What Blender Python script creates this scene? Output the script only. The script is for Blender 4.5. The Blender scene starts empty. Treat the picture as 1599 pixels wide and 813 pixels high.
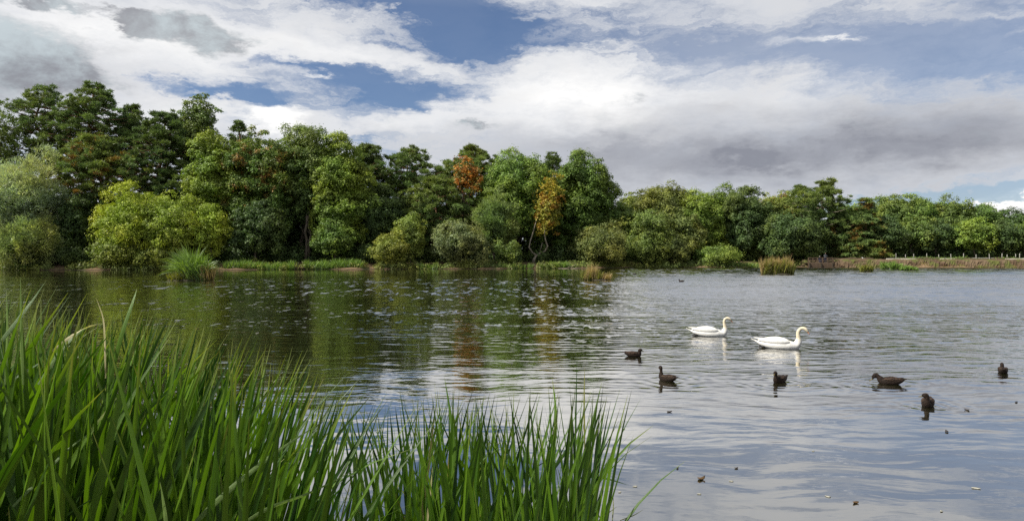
import bpy, math, random
import numpy as np
from mathutils import Vector, Matrix, noise as mnoise

random.seed(7)
RNG = np.random.default_rng(7)
sc = bpy.context.scene
PI = math.pi
R = math.radians

# ------------------------------------------------------------------ camera
F, HZ, CX, EYE = 1066.0, 396.0, 799.5, 2.5       # focal length / horizon / centre in photo pixels, eye height in metres
cam_d = bpy.data.cameras.new('camera')
cam_d.sensor_width = 36.0
cam_d.lens = 36.0 * F / 1599.0
cam_d.shift_y = -(406.5 - HZ) / 1599.0
cam_d.clip_start = 0.05
cam_d.clip_end = 6000
cam = bpy.data.objects.new('camera', cam_d)
cam.location = (0, 0, EYE)
cam.rotation_euler = (R(90), 0, 0)
sc.collection.objects.link(cam)
sc.camera = cam

# ------------------------------------------------------------------ exposure, render
sc.view_settings.view_transform = 'Standard'
sc.view_settings.look = 'None'
sc.view_settings.exposure = 0.5
sc.view_settings.gamma = 1.0
sc.view_settings.use_curve_mapping = False
sc.cycles.use_denoising = False
sc.cycles.max_bounces = 7
sc.cycles.diffuse_bounces = 3
sc.cycles.glossy_bounces = 3
sc.cycles.transmission_bounces = 3
sc.cycles.transparent_max_bounces = 4
sc.cycles.sample_clamp_indirect = 4.0
sc.cycles.caustics_reflective = False
sc.cycles.caustics_refractive = False

# ------------------------------------------------------------------ sun
SUN_EL, SUN_AZ = R(47), R(-106)       # azimuth clockwise from +Y (the view): the sun stands behind the camera, to its left
sun_dir = Vector((math.sin(SUN_AZ) * math.cos(SUN_EL), math.cos(SUN_AZ) * math.cos(SUN_EL), math.sin(SUN_EL)))
sd = bpy.data.lights.new('sun', 'SUN')
sd.energy = 5.0
sd.angle = R(0.6)
sd.color = (1.0, 0.95, 0.86)
so = bpy.data.objects.new('sun', sd)
so.rotation_euler = (-sun_dir).to_track_quat('-Z', 'Y').to_euler()
so.location = (-60, -60, 90)
sc.collection.objects.link(so)

# ------------------------------------------------------------------ world: Nishita sky with procedural clouds placed by direction
class NT:
    """small helper round a node tree"""
    def __init__(s, tree):
        s.t = tree; s.n = tree.nodes; s.l = tree.links
    def node(s, typ, **kw):
        n = s.n.new(typ)
        for k, v in kw.items():
            setattr(n, k, v)
        return n
    def put(s, sock, v):
        if v is None: return
        if isinstance(v, bpy.types.NodeSocket): s.l.new(v, sock)
        else: sock.default_value = v
    def math(s, op, a, b=None, c=None, clamp=False):
        n = s.n.new('ShaderNodeMath'); n.operation = op; n.use_clamp = clamp
        s.put(n.inputs[0], a); s.put(n.inputs[1], b); s.put(n.inputs[2], c)
        return n.outputs[0]
    def vmath(s, op, a, b=None, scale=None):
        n = s.n.new('ShaderNodeVectorMath'); n.operation = op
        s.put(n.inputs[0], a); s.put(n.inputs[1], b)
        if scale is not None: s.put(n.inputs[3], scale)
        return n.outputs[1] if op in ('DOT_PRODUCT', 'LENGTH') else n.outputs[0]
    def noise(s, vec, scale, detail=4.0, rough=0.55, dist=0.0, color=False):
        n = s.n.new('ShaderNodeTexNoise')
        s.put(n.inputs['Vector'], vec)
        n.inputs['Scale'].default_value = scale
        n.inputs['Detail'].default_value = detail
        n.inputs['Roughness'].default_value = rough
        n.inputs['Distortion'].default_value = dist
        return n.outputs[1] if color else n.outputs[0]
    def ramp(s, fac, a, b, lo=0.0, hi=1.0, smooth=True):
        n = s.n.new('ShaderNodeMapRange')
        n.interpolation_type = 'SMOOTHSTEP' if smooth else 'LINEAR'
        s.put(n.inputs['Value'], fac)
        for k, v in (('From Min', a), ('From Max', b), ('To Min', lo), ('To Max', hi)):
            s.put(n.inputs[k], v)
        return n.outputs[0]
    def mix(s, fac, a, b, blend='MIX'):
        n = s.n.new('ShaderNodeMix'); n.data_type = 'RGBA'; n.blend_type = blend
        s.put(n.inputs[0], fac); s.put(n.inputs[6], a); s.put(n.inputs[7], b)
        return n.outputs[2]
    def xyz(s, x, y, z):
        n = s.n.new('ShaderNodeCombineXYZ')
        s.put(n.inputs[0], x); s.put(n.inputs[1], y); s.put(n.inputs[2], z)
        return n.outputs[0]
    def sep(s, v):
        n = s.n.new('ShaderNodeSeparateXYZ'); s.put(n.inputs[0], v)
        return n.outputs

world = bpy.data.worlds.new('World')
sc.world = world
world.use_nodes = True
world.cycles.sampling_method = 'MANUAL'
world.cycles.sample_map_resolution = 512
W = NT(world.node_tree)
W.n.clear()
sky = W.node('ShaderNodeTexSky', sky_type='NISHITA')
sky.sun_disc = False
sky.sun_elevation = SUN_EL
sky.sun_rotation = SUN_AZ
sky.air_density = 1.0
sky.dust_density = 0.4
sky.ozone_density = 2.5
tc = W.node('ShaderNodeTexCoord')
dx, dy, dz = W.sep(tc.outputs['Generated'])
az = W.math('ARCTAN2', dx, dy)
el = W.math('ARCSINE', W.math('MINIMUM', W.math('MAXIMUM', dz, -0.999), 0.999))
ae = W.xyz(az, el, 0.0)
# clouds stretch sideways towards the horizon: noise on (az, 2.4 el)
stretch = W.vmath('MULTIPLY', ae, (1.0, 2.4, 1.0))
wob1 = W.noise(stretch, 2.6, 2, 0.5, color=True)
wob2 = W.noise(stretch, 11.0, 5, 0.68, color=True)
wob = W.vmath('ADD', W.vmath('MULTIPLY', W.vmath('SUBTRACT', wob1, (0.5, 0.5, 0.5)), (0.20, 0.07, 0)),
              W.vmath('MULTIPLY', W.vmath('SUBTRACT', wob2, (0.5, 0.5, 0.5)), (0.16, 0.075, 0)))
P = W.vmath('ADD', ae, wob)

def skypos(px, py):
    u, v = (px - CX) / F, (HZ - py) / F
    return math.atan(u), math.atan2(v, math.sqrt(1 + u * u))

def blobs(rows):
    """sum of soft ellipses (px, py, half width, half height, tilt in degrees, weight) in the sky's azimuth / elevation"""
    out = None
    for (px, py, rx, ry, tilt, w) in rows:
        a, e = skypos(px, py)
        m = W.node('ShaderNodeMapping', vector_type='TEXTURE')
        W.put(m.inputs['Vector'], P)
        m.inputs['Location'].default_value = (a, e, 0)
        m.inputs['Rotation'].default_value = (0, 0, R(-tilt))
        m.inputs['Scale'].default_value = (rx / F * 1.45, ry / F * 1.45, 1)
        g = W.node('ShaderNodeTexGradient', gradient_type='QUADRATIC_SPHERE')
        W.put(g.inputs[0], m.outputs[0])
        g2 = W.math('MULTIPLY', g.outputs[1], w * 1.5)
        out = g2 if out is None else W.math('ADD', out, g2)
    return out

holes = blobs([(560, 126, 250, 34, 3, 1.0), (640, 160, 190, 30, -12, 0.8), (690, 25, 190, 50, 8, 1.15), (560, 12, 160, 18, 6, 0.5), (770, 85, 120, 50, 0, 0.9),
               (1270, 92, 290, 50, 2, 1.3), (1060, 66, 220, 30, 0, 0.8), (1540, 110, 170, 60, 0, 0.95), (1450, 45, 170, 34, 0, 0.35),
               (1500, 309, 230, 17, 0, 2.6), (395, 183, 55, 30, 0, 0.9), (565, 226, 70, 16, 0, 0.8), (950, 45, 180, 32, 0, 0.35),
               (310, 152, 240, 17, 4, 1.0), (420, 96, 210, 12, 8, 0.5), (620, 70, 160, 12, 8, 0.5), (20, 15, 60, 20, 0, 0.2), (420, 150, 200, 24, 0, 0.35)])
whites = blobs([(190, 60, 330, 90, 0, 0.9), (520, 82, 330, 34, 9, 0.45), (930, 150, 260, 90, 0, 1.0), (424, 191, 50, 24, 0, 2.6),
                (1260, 68, 110, 13, 4, 0.7), (490, 121, 60, 7, 0, 0.7), (1590, 324, 90, 12, 0, 2.4), (900, 5, 260, 30, 0, 0.25),
                (1200, 150, 320, 60, 0, 0.3), (600, 195, 300, 40, -8, 0.5), (250, 180, 200, 40, 0, 0.5)])
puffs = blobs([(5, 98, 115, 64, 0, 1.6), (75, 125, 60, 26, 0, 0.8), (60, 0, 120, 10, 0, 1.0), (285, 48, 84, 34, 0, 1.9), (190, 46, 34, 30, 0, 1.7),
               (1000, 152, 60, 20, 0, 0.5), (735, 207, 45, 12, 0, 0.9)])
greys = blobs([(10, 120, 160, 60, 0, 0.9), (1150, 250, 440, 66, -1, 1.1), (960, 232, 260, 44, 0, 0.5), (1090, 165, 150, 50, 0, 0.5),
               (1500, 205, 230, 70, 0, 0.6), (1400, 245, 260, 44, 0, 0.35), (600, 215, 200, 30, 0, 0.2)])
n_big = W.noise(W.vmath('MULTIPLY', P, (1.0, 2.6, 1.0)), 2.4, 5, 0.62, 0.3)
tilt = W.node('ShaderNodeMapping', vector_type='POINT'); W.put(tilt.inputs['Vector'], P)
tilt.inputs['Rotation'].default_value = (0, 0, R(9)); tilt.inputs['Scale'].default_value = (1.0, 5.5, 1.0)
n_wisp = W.noise(tilt.outputs[0], 4.2, 6, 0.66, 0.9)
n_puff = W.noise(W.vmath('MULTIPLY', ae, (1.0, 1.7, 1.0)), 10.0, 6, 0.62, 0.35)
rest = W.math('ADD', W.math('MULTIPLY', W.math('SUBTRACT', n_big, 0.5), 1.1), W.math('MULTIPLY', W.math('SUBTRACT', n_wisp, 0.5), 3.0))
cover = W.math('ADD', W.math('SUBTRACT', W.math('ADD', whites, 0.72), holes), rest)
cover = W.math('ADD', cover, W.math('ADD', W.math('MULTIPLY', greys, 0.9), W.math('MULTIPLY', puffs, 1.6)))
cover = W.ramp(cover, -0.30, 1.12, 0.10, 0.98)
high = W.ramp(el, 0.30, 0.52)                                   # overhead the veil closes to bright broken cloud
cover = W.math('MAXIMUM', cover, W.math('MULTIPLY', high, W.ramp(n_big, 0.30, 0.55, 0.35, 0.95)))
right_veil = W.math('MULTIPLY', W.ramp(az, 0.02, 0.30), 0.30)
cover = W.math('ADD', cover, W.math('MULTIPLY', right_veil, W.math('SUBTRACT', 1.0, cover)))
lit = W.math('ADD', W.math('MULTIPLY', whites, 0.50), W.math('MULTIPLY', W.math('SUBTRACT', n_puff, 0.5), 1.1))
lit = W.math('ADD', lit, W.math('MULTIPLY', W.math('SUBTRACT', n_wisp, 0.5), 0.8))
lit = W.ramp(lit, -0.30, 0.80, 0.0, 1.0, False)
pm = W.ramp(W.math('ADD', puffs, W.math('MULTIPLY', W.math('SUBTRACT', n_puff, 0.5), 2.4)), 0.20, 1.10, 0.0, 1.0)
gm = W.math('ADD', greys, W.math('MULTIPLY', W.math('SUBTRACT', n_puff, 0.5), 1.7))
gm = W.math('ADD', gm, W.math('MULTIPLY', W.math('SUBTRACT', n_wisp, 0.5), 1.3))
gm = W.ramp(gm, 0.0, 1.9, 0.0, 1.0, False)
S = 8.3   # background strength is 0.1
c_cloud = W.mix(lit, (0.43 * S, 0.46 * S, 0.52 * S, 1), (0.95 * S, 0.94 * S, 0.92 * S, 1))
c_cloud = W.mix(gm, c_cloud, (0.235 * S, 0.245 * S, 0.285 * S, 1))
c_cloud = W.mix(W.math('MULTIPLY', pm, 0.85), c_cloud, W.mix(W.ramp(n_puff, 0.38, 0.66), (0.22 * S, 0.225 * S, 0.25 * S, 1), (0.46 * S, 0.53 * S, 0.56 * S, 1)))
blue = W.mix(1.0, sky.outputs[0], (0.375, 0.48, 0.61, 1), 'MULTIPLY')
col = W.mix(cover, blue, c_cloud)
bg = W.node('ShaderNodeBackground')
W.put(bg.inputs[0], col)
bg.inputs[1].default_value = 0.1
wo = W.node('ShaderNodeOutputWorld')
W.l.new(bg.outputs[0], wo.inputs[0])

# ------------------------------------------------------------------ helpers for objects
COL = sc.collection
def link(o, parent=None):
    COL.objects.link(o)
    if parent is not None: o.parent = parent
    return o
def tag(o, label=None, cat=None, group=None, kind=None):
    if label: o['label'] = label
    if cat: o['category'] = cat
    if group: o['group'] = group
    if kind: o['kind'] = kind
    return o
def empty(name, loc, rz=0.0):
    o = bpy.data.objects.new(name, None)
    o.empty_display_size = 0.3
    o.location = loc; o.rotation_euler = (0, 0, rz)
    return link(o)
def mesh_np(name, V, faces_flat, per, mat=None, smooth=False, uv=None):
    """V (n,3); faces_flat: flat vertex indices, `per` corners to every face"""
    me = bpy.data.meshes.new(name)
    nv, nl = len(V), len(faces_flat)
    nf = nl // per
    me.vertices.add(nv); me.vertices.foreach_set('co', np.asarray(V, dtype=np.float32).ravel())
    me.loops.add(nl); me.loops.foreach_set('vertex_index', np.asarray(faces_flat, dtype=np.int32))
    me.polygons.add(nf)
    me.polygons.foreach_set('loop_start', np.arange(0, nl, per, dtype=np.int32))
    me.polygons.foreach_set('loop_total', np.full(nf, per, dtype=np.int32))
    if smooth: me.polygons.foreach_set('use_smooth', np.ones(nf, dtype=bool))
    if uv is not None:
        l = me.uv_layers.new(name='uv'); l.data.foreach_set('uv', np.asarray(uv, dtype=np.float32)[np.asarray(faces_flat)].ravel())
    me.update(calc_edges=True)
    if mat is not None: me.materials.append(mat)
    return me
def mesh_py(name, V, Fc, mat=None, smooth=False):
    me = bpy.data.meshes.new(name); me.from_pydata([tuple(v) for v in V], [], Fc); me.update()
    if smooth: me.polygons.foreach_set('use_smooth', [True] * len(me.polygons))
    if mat is not None: me.materials.append(mat)
    return me
def obj(name, me, parent=None, loc=None, color=None):
    o = bpy.data.objects.new(name, me)
    if loc is not None: o.location = loc
    if color is not None: o.color = (*color, 1.0)
    return link(o, parent)
def at(px, Y, z=0.0):
    return Vector(((px - CX) / F * Y, Y, z))
def zpix(py, Y):
    return EYE + (HZ - py) * Y / F
def ydepth(py, z=0.0):
    return F * (EYE - z) / (py - HZ)

def tube(path, radii, n=7, cap=True):
    """tapered tube along a list of points"""
    V, Fc = [], []
    path = [Vector(p) for p in path]
    ref = Vector((1, 0.1, 0.05)).normalized()
    for i, p in enumerate(path):
        t = (path[min(i + 1, len(path) - 1)] - path[max(i - 1, 0)]).normalized()
        a = t.cross(ref)
        if a.length < 0.2: a = t.cross(Vector((0, 1, 0)))
        a.normalize(); b = t.cross(a)
        for k in range(n):
            w = 2 * PI * k / n
            V.append(p + (a * math.cos(w) + b * math.sin(w)) * radii[i])
    for i in range(len(path) - 1):
        for k in range(n):
            Fc.append((i * n + k, i * n + (k + 1) % n, (i + 1) * n + (k + 1) % n, (i + 1) * n + k))
    if cap:
        Fc.append(tuple(range(n - 1, -1, -1))); Fc.append(tuple((len(path) - 1) * n + k for k in range(n)))
    return V, Fc
def join(parts):
    V, Fc = [], []
    for v, f in parts:
        o = len(V); V += list(v); Fc += [tuple(i + o for i in q) for q in f]
    return V, Fc
def box(x0, x1, y0, y1, z0, z1, bev=0.0):
    b = bev
    if b <= 0:
        V = [(x, y, z) for z in (z0, z1) for y in (y0, y1) for x in (x0, x1)]
        return V, [(0, 2, 3, 1), (4, 5, 7, 6), (0, 1, 5, 4), (2, 6, 7, 3), (0, 4, 6, 2), (1, 3, 7, 5)]
    V = [(x0, y0, z0), (x1, y0, z0), (x1, y1, z0), (x0, y1, z0), (x0, y0, z1 - b), (x1, y0, z1 - b), (x1, y1, z1 - b), (x0, y1, z1 - b),
         (x0 + b, y0 + b, z1), (x1 - b, y0 + b, z1), (x1 - b, y1 - b, z1), (x0 + b, y1 - b, z1)]
    Fc = [(3, 2, 1, 0), (8, 9, 10, 11)]
    for s in (0, 4):
        for k in range(4): Fc.append((s + k, s + (k + 1) % 4, s + 4 + (k + 1) % 4, s + 4 + k))
    return V, Fc

# ------------------------------------------------------------------ materials
def new_mat(name):
    m = bpy.data.materials.new(name); m.use_nodes = True
    T = NT(m.node_tree); T.n.clear()
    out = T.node('ShaderNodeOutputMaterial')
    return m, T, out
def principled(T, color, rough=0.6, spec=0.3, normal=None):
    p = T.node('ShaderNodeBsdfPrincipled')
    T.put(p.inputs['Base Color'], color); T.put(p.inputs['Roughness'], rough)
    T.put(p.inputs['Specular IOR Level'], spec); T.put(p.inputs['Normal'], normal)
    return p
def bump(T, h, dist=0.02, strength=1.0, normal=None):
    b = T.node('ShaderNodeBump'); b.inputs['Distance'].default_value = dist; b.inputs['Strength'].default_value = strength
    T.put(b.inputs['Height'], h); T.put(b.inputs['Normal'], normal)
    return b.outputs[0]

def leaf_material(name, accent=None, accent_amount=0.0, accent_scale=0.25, transl=0.25):
    """leaf colour = object colour, varied leaf by leaf and over the crown; optional accent colour in patches"""
    m, T, out = new_mat(name)
    oi = T.node('ShaderNodeObjectInfo'); geo = T.node('ShaderNodeNewGeometry'); t = T.node('ShaderNodeTexCoord')
    rnd = geo.outputs['Random Per Island']
    patch = T.noise(t.outputs['Object'], 0.45, 3, 0.6)
    c = T.vmath('ADD', oi.outputs['Color'], (0.010, 0.006, 0.010))
    hue = T.noise(t.outputs['Object'], 0.16, 2, 0.5)
    c = T.mix(T.ramp(hue, 0.35, 0.65), T.mix(1.0, c, (0.88, 0.98, 1.12, 1), 'MULTIPLY'), T.mix(1.0, c, (1.16, 1.05, 0.85, 1), 'MULTIPLY'))
    bright = T.math('ADD', T.math('MULTIPLY', rnd, 0.8), T.ramp(patch, 0.3, 0.7, 0.40, 1.20))
    c1 = T.vmath('SCALE', c, scale=bright)
    c2 = T.mix(T.ramp(rnd, 0.72, 1.0, 0.0, 0.55), c1, T.mix(1.0, c1, (1.5, 1.36, 0.75, 1), 'MULTIPLY'))
    if accent is not None:
        an = T.noise(t.outputs['Object'], accent_scale, 3, 0.6)
        fa = T.math('MULTIPLY', T.ramp(an, 0.60 - accent_amount * 0.35, 0.70 - accent_amount * 0.35, 0, 1), T.ramp(rnd, 0.0, 0.3, 0.45, 1))
        c2 = T.mix(fa, c2, T.vmath('SCALE', (*accent,), scale=T.math('ADD', rnd, 0.5)))
    p = principled(T, c2, 0.55, 0.25)
    tr = T.node('ShaderNodeBsdfTranslucent')
    T.put(tr.inputs[0], T.mix(1.0, c2, (1.25, 1.4, 0.75, 1), 'MULTIPLY'))
    mx = T.node('ShaderNodeMixShader'); mx.inputs[0].default_value = transl
    T.l.new(p.outputs[0], mx.inputs[1]); T.l.new(tr.outputs[0], mx.inputs[2]); T.l.new(mx.outputs[0], out.inputs[0])
    return m
M_LEAF = leaf_material('foliage')
M_LEAF_BROWN = leaf_material('foliage_turning_brown', (0.24, 0.13, 0.03), 0.22, 0.35)
M_LEAF_AUTUMN = leaf_material('foliage_autumn', (0.30, 0.15, 0.02), 0.30, 0.5)
M_LEAF_ORANGE = leaf_material('foliage_orange', (0.11, 0.13, 0.025), 0.40, 0.6)

def bark_material(name, a, b, sc_=6):
    m, T, out = new_mat(name)
    t = T.node('ShaderNodeTexCoord')
    v = T.vmath('MULTIPLY', t.outputs['Object'], (1, 1, 0.25))
    n = T.noise(v, sc_, 5, 0.65)
    p = principled(T, T.mix(T.ramp(n, 0.35, 0.65), (*a, 1), (*b, 1)), 0.9, 0.1, bump(T, n, 0.05))
    T.l.new(p.outputs[0], out.inputs[0]); return m
M_BARK = bark_material('bark_grey_brown', (0.07, 0.055, 0.04), (0.19, 0.155, 0.115))
M_BARK_PINE = bark_material('bark_reddish', (0.11, 0.06, 0.04), (0.30, 0.18, 0.11))
M_BARK_PALE = bark_material('bark_pale', (0.16, 0.135, 0.10), (0.36, 0.31, 0.235), 3)
M_BARK_DARK = bark_material('bark_dark', (0.03, 0.026, 0.02), (0.07, 0.06, 0.045))

def ground_material():
    m, T, out = new_mat('ground')
    t = T.node('ShaderNodeTexCoord'); P_ = t.outputs['Object']
    n1 = T.noise(P_, 0.25, 6, 0.6); n2 = T.noise(P_, 3.0, 6, 0.65)
    sand = T.mix(T.ramp(n2, 0.3, 0.7), (0.11, 0.072, 0.040, 1), (0.24, 0.165, 0.095, 1))
    soil = T.mix(T.ramp(n2, 0.3, 0.7), (0.035, 0.028, 0.018, 1), (0.09, 0.065, 0.04, 1))
    grass = T.mix(T.ramp(n2, 0.3, 0.7), (0.03, 0.055, 0.012, 1), (0.08, 0.12, 0.03, 1))
    x, y, z = T.sep(P_)
    up = T.ramp(T.math('ADD', z, T.math('MULTIPLY', n1, 0.6)), 0.9, 1.5)
    c = T.mix(up, sand, soil)
    c = T.mix(T.ramp(n1, 0.52, 0.62, 0, 0.8), c, grass)
    mud = T.ramp(z, 0.02, 0.14)
    c = T.mix(mud, (0.03, 0.024, 0.016, 1), c)
    p = principled(T, c, 0.95, 0.1, bump(T, n2, 0.08))
    T.l.new(p.outputs[0], out.inputs[0]); return m
M_GROUND = ground_material()

def bank_material():
    m, T, out = new_mat('earth_embankment')
    t = T.node('ShaderNodeTexCoord'); P_ = t.outputs['Object']
    n1 = T.noise(T.vmath('MULTIPLY', P_, (0.5, 1, 1.4)), 0.9, 5, 0.6); n2 = T.noise(P_, 5.0, 5, 0.7)
    c = T.mix(T.ramp(n1, 0.35, 0.65), (0.065, 0.043, 0.027, 1), (0.155, 0.112, 0.070, 1))
    c = T.mix(T.ramp(n2, 0.45, 0.7, 0, 0.8), c, (0.10, 0.06, 0.035, 1))
    c = T.mix(T.ramp(T.noise(P_, 0.6, 4, 0.6), 0.5, 0.62, 0, 0.75), c, (0.09, 0.11, 0.025, 1))
    p = principled(T, c, 0.95, 0.1, bump(T, n2, 0.1)); T.l.new(p.outputs[0], out.inputs[0]); return m
M_BANK = bank_material()

def plain(name, col, rough=0.6, spec=0.3, var=0.25, scale=8.0):
    m, T, out = new_mat(name)
    t = T.node('ShaderNodeTexCoord'); n = T.noise(t.outputs['Object'], scale, 4, 0.6)
    a = tuple(c * (1 - var) for c in col) + (1,); b = tuple(min(1, c * (1 + var)) for c in col) + (1,)
    p = principled(T, T.mix(T.ramp(n, 0.3, 0.7), a, b), rough, spec); T.l.new(p.outputs[0], out.inputs[0]); return m
M_WOOD = plain('weathered_wood', (0.13, 0.09, 0.06), 0.85, 0.15, 0.35, 5)
M_RAIL = plain('pale_painted_wood', (0.62, 0.58, 0.46), 0.7, 0.2, 0.2, 3)
M_POST = plain('grey_post_wood', (0.34, 0.33, 0.29), 0.8, 0.2, 0.3, 3)
M_SWAN = plain('white_feathers', (0.70, 0.685, 0.64), 0.75, 0.15, 0.10, 14)
M_SWAN_NECK = plain('stained_neck_feathers', (0.66, 0.57, 0.40), 0.8, 0.1, 0.15, 20)
M_BEAK_O = plain('orange_beak', (0.42, 0.17, 0.07), 0.5, 0.4, 0.15, 30)
M_BLACK = plain('black_skin', (0.02, 0.018, 0.016), 0.4, 0.5, 0.2, 30)
M_BEAK_D = plain('olive_beak', (0.11, 0.09, 0.03), 0.5, 0.4, 0.2, 40)
M_GREYCLOTH = plain('grey_cloth', (0.20, 0.21, 0.22), 0.9, 0.1, 0.15, 6)
M_BLUECLOTH = plain('navy_cloth', (0.04, 0.05, 0.09), 0.9, 0.1, 0.15, 6)
M_SKIN = plain('skin', (0.45, 0.28, 0.2), 0.6, 0.3, 0.1, 10)
M_WHITE = plain('white_cotton', (0.78, 0.77, 0.74), 0.8, 0.1, 0.05, 10)
M_HAIR = plain('dark_hair', (0.04, 0.03, 0.02), 0.6, 0.3, 0.2, 20)

def swan_body_material():
    m, T, out = new_mat('swan_plumage')
    t = T.node('ShaderNodeTexCoord'); P_ = t.outputs['Object']
    x, y, z = T.sep(P_)
    f = T.ramp(T.math('ADD', z, T.math('MULTIPLY', T.noise(P_, 12, 3), 0.08)), 0.22, 0.38)
    feath = T.noise(T.vmath('MULTIPLY', P_, (6, 30, 22)), 1.0, 4, 0.6)
    c = T.mix(f, (0.70, 0.685, 0.64, 1), (0.62, 0.55, 0.40, 1))
    p = principled(T, c, 0.75, 0.12, bump(T, feath, 0.012)); T.l.new(p.outputs[0], out.inputs[0]); return m
M_SWANBODY = swan_body_material()

def duck_material(name, dark, light, scale):
    m, T, out = new_mat(name)
    t = T.node('ShaderNodeTexCoord'); P_ = T.vmath('MULTIPLY', t.outputs['Object'], (0.7, 1.2, 1.4))
    v = T.node('ShaderNodeTexVoronoi'); T.put(v.inputs['Vector'], P_); v.inputs['Scale'].default_value = scale
    f = T.ramp(T.math('ADD', v.outputs['Distance'], T.math('MULTIPLY', T.noise(P_, scale * 1.6, 3), 0.3)), 0.35, 0.75)
    p = principled(T, T.mix(f, (*dark, 1), (*light, 1)), 0.75, 0.15, bump(T, v.outputs['Distance'], 0.006)); T.l.new(p.outputs[0], out.inputs[0]); return m
M_DUCK = duck_material('mottled_brown_plumage', (0.0035, 0.0025, 0.002), (0.022, 0.014, 0.010), 42)
M_DUCKWING = duck_material('mottled_wing_feathers', (0.0035, 0.0025, 0.002), (0.050, 0.032, 0.022), 28)

BIRD_RINGS = [((px - CX) / F * F * EYE / (py - HZ), F * EYE / (py - HZ), a_, r_) for px, py, a_, r_ in
              ((989, 556, .0018, 1.3), (1042, 594, .0022, 1.6), (1218, 596, .0022, 1.5), (1372, 599, .003, 1.5), (1449, 633, .0018, 1.2), (1566, 581, .0018, 1.3), (1225, 543, .003, 2.4), (1115, 524, .003, 2.4))]
def water_material():
    m, T, out = new_mat('lake_water')
    t = T.node('ShaderNodeTexCoord'); P_ = t.outputs['Object']
    x, y, z = T.sep(P_)
    # shelter: calm close to the reeds, choppy on the open lake, calmer again under the left-hand far bank
    big = T.noise(P_, 0.05, 3, 0.5)
    yy = T.math('ADD', y, T.math('MULTIPLY', T.math('SUBTRACT', big, 0.5), 16.0))
    gust = T.ramp(T.noise(T.vmath('MULTIPLY', P_, (0.35, 1.0, 1)), 0.16, 4, 0.6), 0.35, 0.65, 0.5, 1.25)
    wp = T.vmath('ADD', P_, T.vmath('SCALE', T.vmath('SUBTRACT', T.noise(P_, 0.5, 2, 0.5, color=True), (0.5, 0.5, 0.5)), scale=0.9))
    rot = T.node('ShaderNodeMapping'); T.put(rot.inputs['Vector'], wp); rot.inputs['Rotation'].default_value = (0, 0, R(14))
    w0 = T.noise(T.vmath('MULTIPLY', rot.outputs[0], (0.22, 0.85, 1.0)), 1.0, 2, 0.4)
    w1 = T.noise(T.vmath('MULTIPLY', wp, (0.95, 2.5, 1.0)), 1.0, 1, 0.4)
    w2 = T.noise(T.vmath('MULTIPLY', wp, (2.4, 5.6, 1.0)), 1.0, 2, 0.45)
    w3 = T.noise(T.vmath('MULTIPLY', P_, (8.0, 13.0, 1.0)), 1.0, 2, 0.5)
    mid = T.ramp(y, 9.0, 15.0)
    h = T.math('MULTIPLY', w0, 0.022)
    h = T.math('ADD', h, T.math('MULTIPLY', w1, T.ramp(y, 7.0, 14.0, 0.007, 0.026)))
    h = T.math('ADD', h, T.math('MULTIPLY', w2, T.ramp(y, 8.0, 15.0, 0.0026, 0.0115)))
    h = T.math('ADD', h, T.math('MULTIPLY', w3, T.ramp(y, 8.0, 16.0, 0.0004, 0.0021)))
    xr = T.math('SUBTRACT', x, T.math('MULTIPLY', y, 0.15))                       # > 0: the open, windy side of the lake
    xw_ = T.math('ADD', xr, T.math('MULTIPLY', T.math('SUBTRACT', big, 0.5), 10.0))
    right = T.ramp(xw_, -3.0, 5.0)
    calm = T.math('ADD', T.math('MULTIPLY', right, 0.55), 0.50)
    h = T.math('MULTIPLY', h, T.math('MULTIPLY', T.math('MULTIPLY', T.ramp(y, 14.0, 30.0, 1.0, 1.5), T.ramp(yy, 70, 90, 1.0, 0.35)), T.math('MULTIPLY', calm, gust)))
    # rings spreading from the swimming birds
    rings = None
    for (bx_, by_, amp_, reach) in BIRD_RINGS:
        d_ = T.vmath('LENGTH', T.vmath('MULTIPLY', T.vmath('SUBTRACT', wp, (bx_ + 0.0, by_ + 0.0, 0.0)), (1, 1, 0)))
        r_ = T.math('MULTIPLY', T.math('SINE', T.math('MULTIPLY', d_, 24.0)), T.ramp(d_, 0.15, reach, amp_, 0.0))
        rings = r_ if rings is None else T.math('ADD', rings, r_)
    h = T.math('ADD', h, rings)
    bn = bump(T, h, 1.0, 1.0)
    # slopes of the wind waves on the open lake: longer and longer trains with distance
    def train(sx, sy, det):
        n_ = T.noise(T.vmath('MULTIPLY', wp, (sx, sy, 1.0)), 1.0, det, 0.6, color=True)
        return T.vmath('SUBTRACT', n_, (0.5, 0.5, 0.5))
    t1, t2, t3 = train(3.2, 1.7, 2), train(2.6, 0.60, 2), train(1.9, 0.20, 3)
    k1 = T.math('MULTIPLY', T.ramp(y, 13, 20), T.ramp(y, 26, 42, 1.0, 0.25))
    k2 = T.math('MULTIPLY', T.ramp(y, 22, 36), T.ramp(y, 52, 75, 1.0, 0.35))
    k3 = T.ramp(y, 42, 70)
    vv = T.vmath('ADD', T.vmath('ADD', T.vmath('SCALE', t1, scale=k1), T.vmath('SCALE', t2, scale=k2)), T.vmath('SCALE', t3, scale=k3))
    vx, vy, _z = T.sep(vv)
    band = T.math('MULTIPLY', T.ramp(yy, 36, 48), T.ramp(yy, 64, 78, 1.0, 0.0))
    band = T.math('MULTIPLY', band, T.ramp(T.math('ADD', x, T.math('MULTIPLY', y, 0.40)), -14.0, 10.0, 0.45, 1.0))
    amp_l = T.math('ADD', T.ramp(yy, 13, 34, 0.0, 0.38), T.math('MULTIPLY', band, 0.42))
    amp_l = T.math('MULTIPLY', amp_l, T.ramp(yy, 68, 82, 1.0, 0.22))
    amp_r = T.math('ADD', T.ramp(yy, 14, 26, 0.0, 0.60), T.ramp(yy, 28, 44, 0.0, 0.60))
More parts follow.
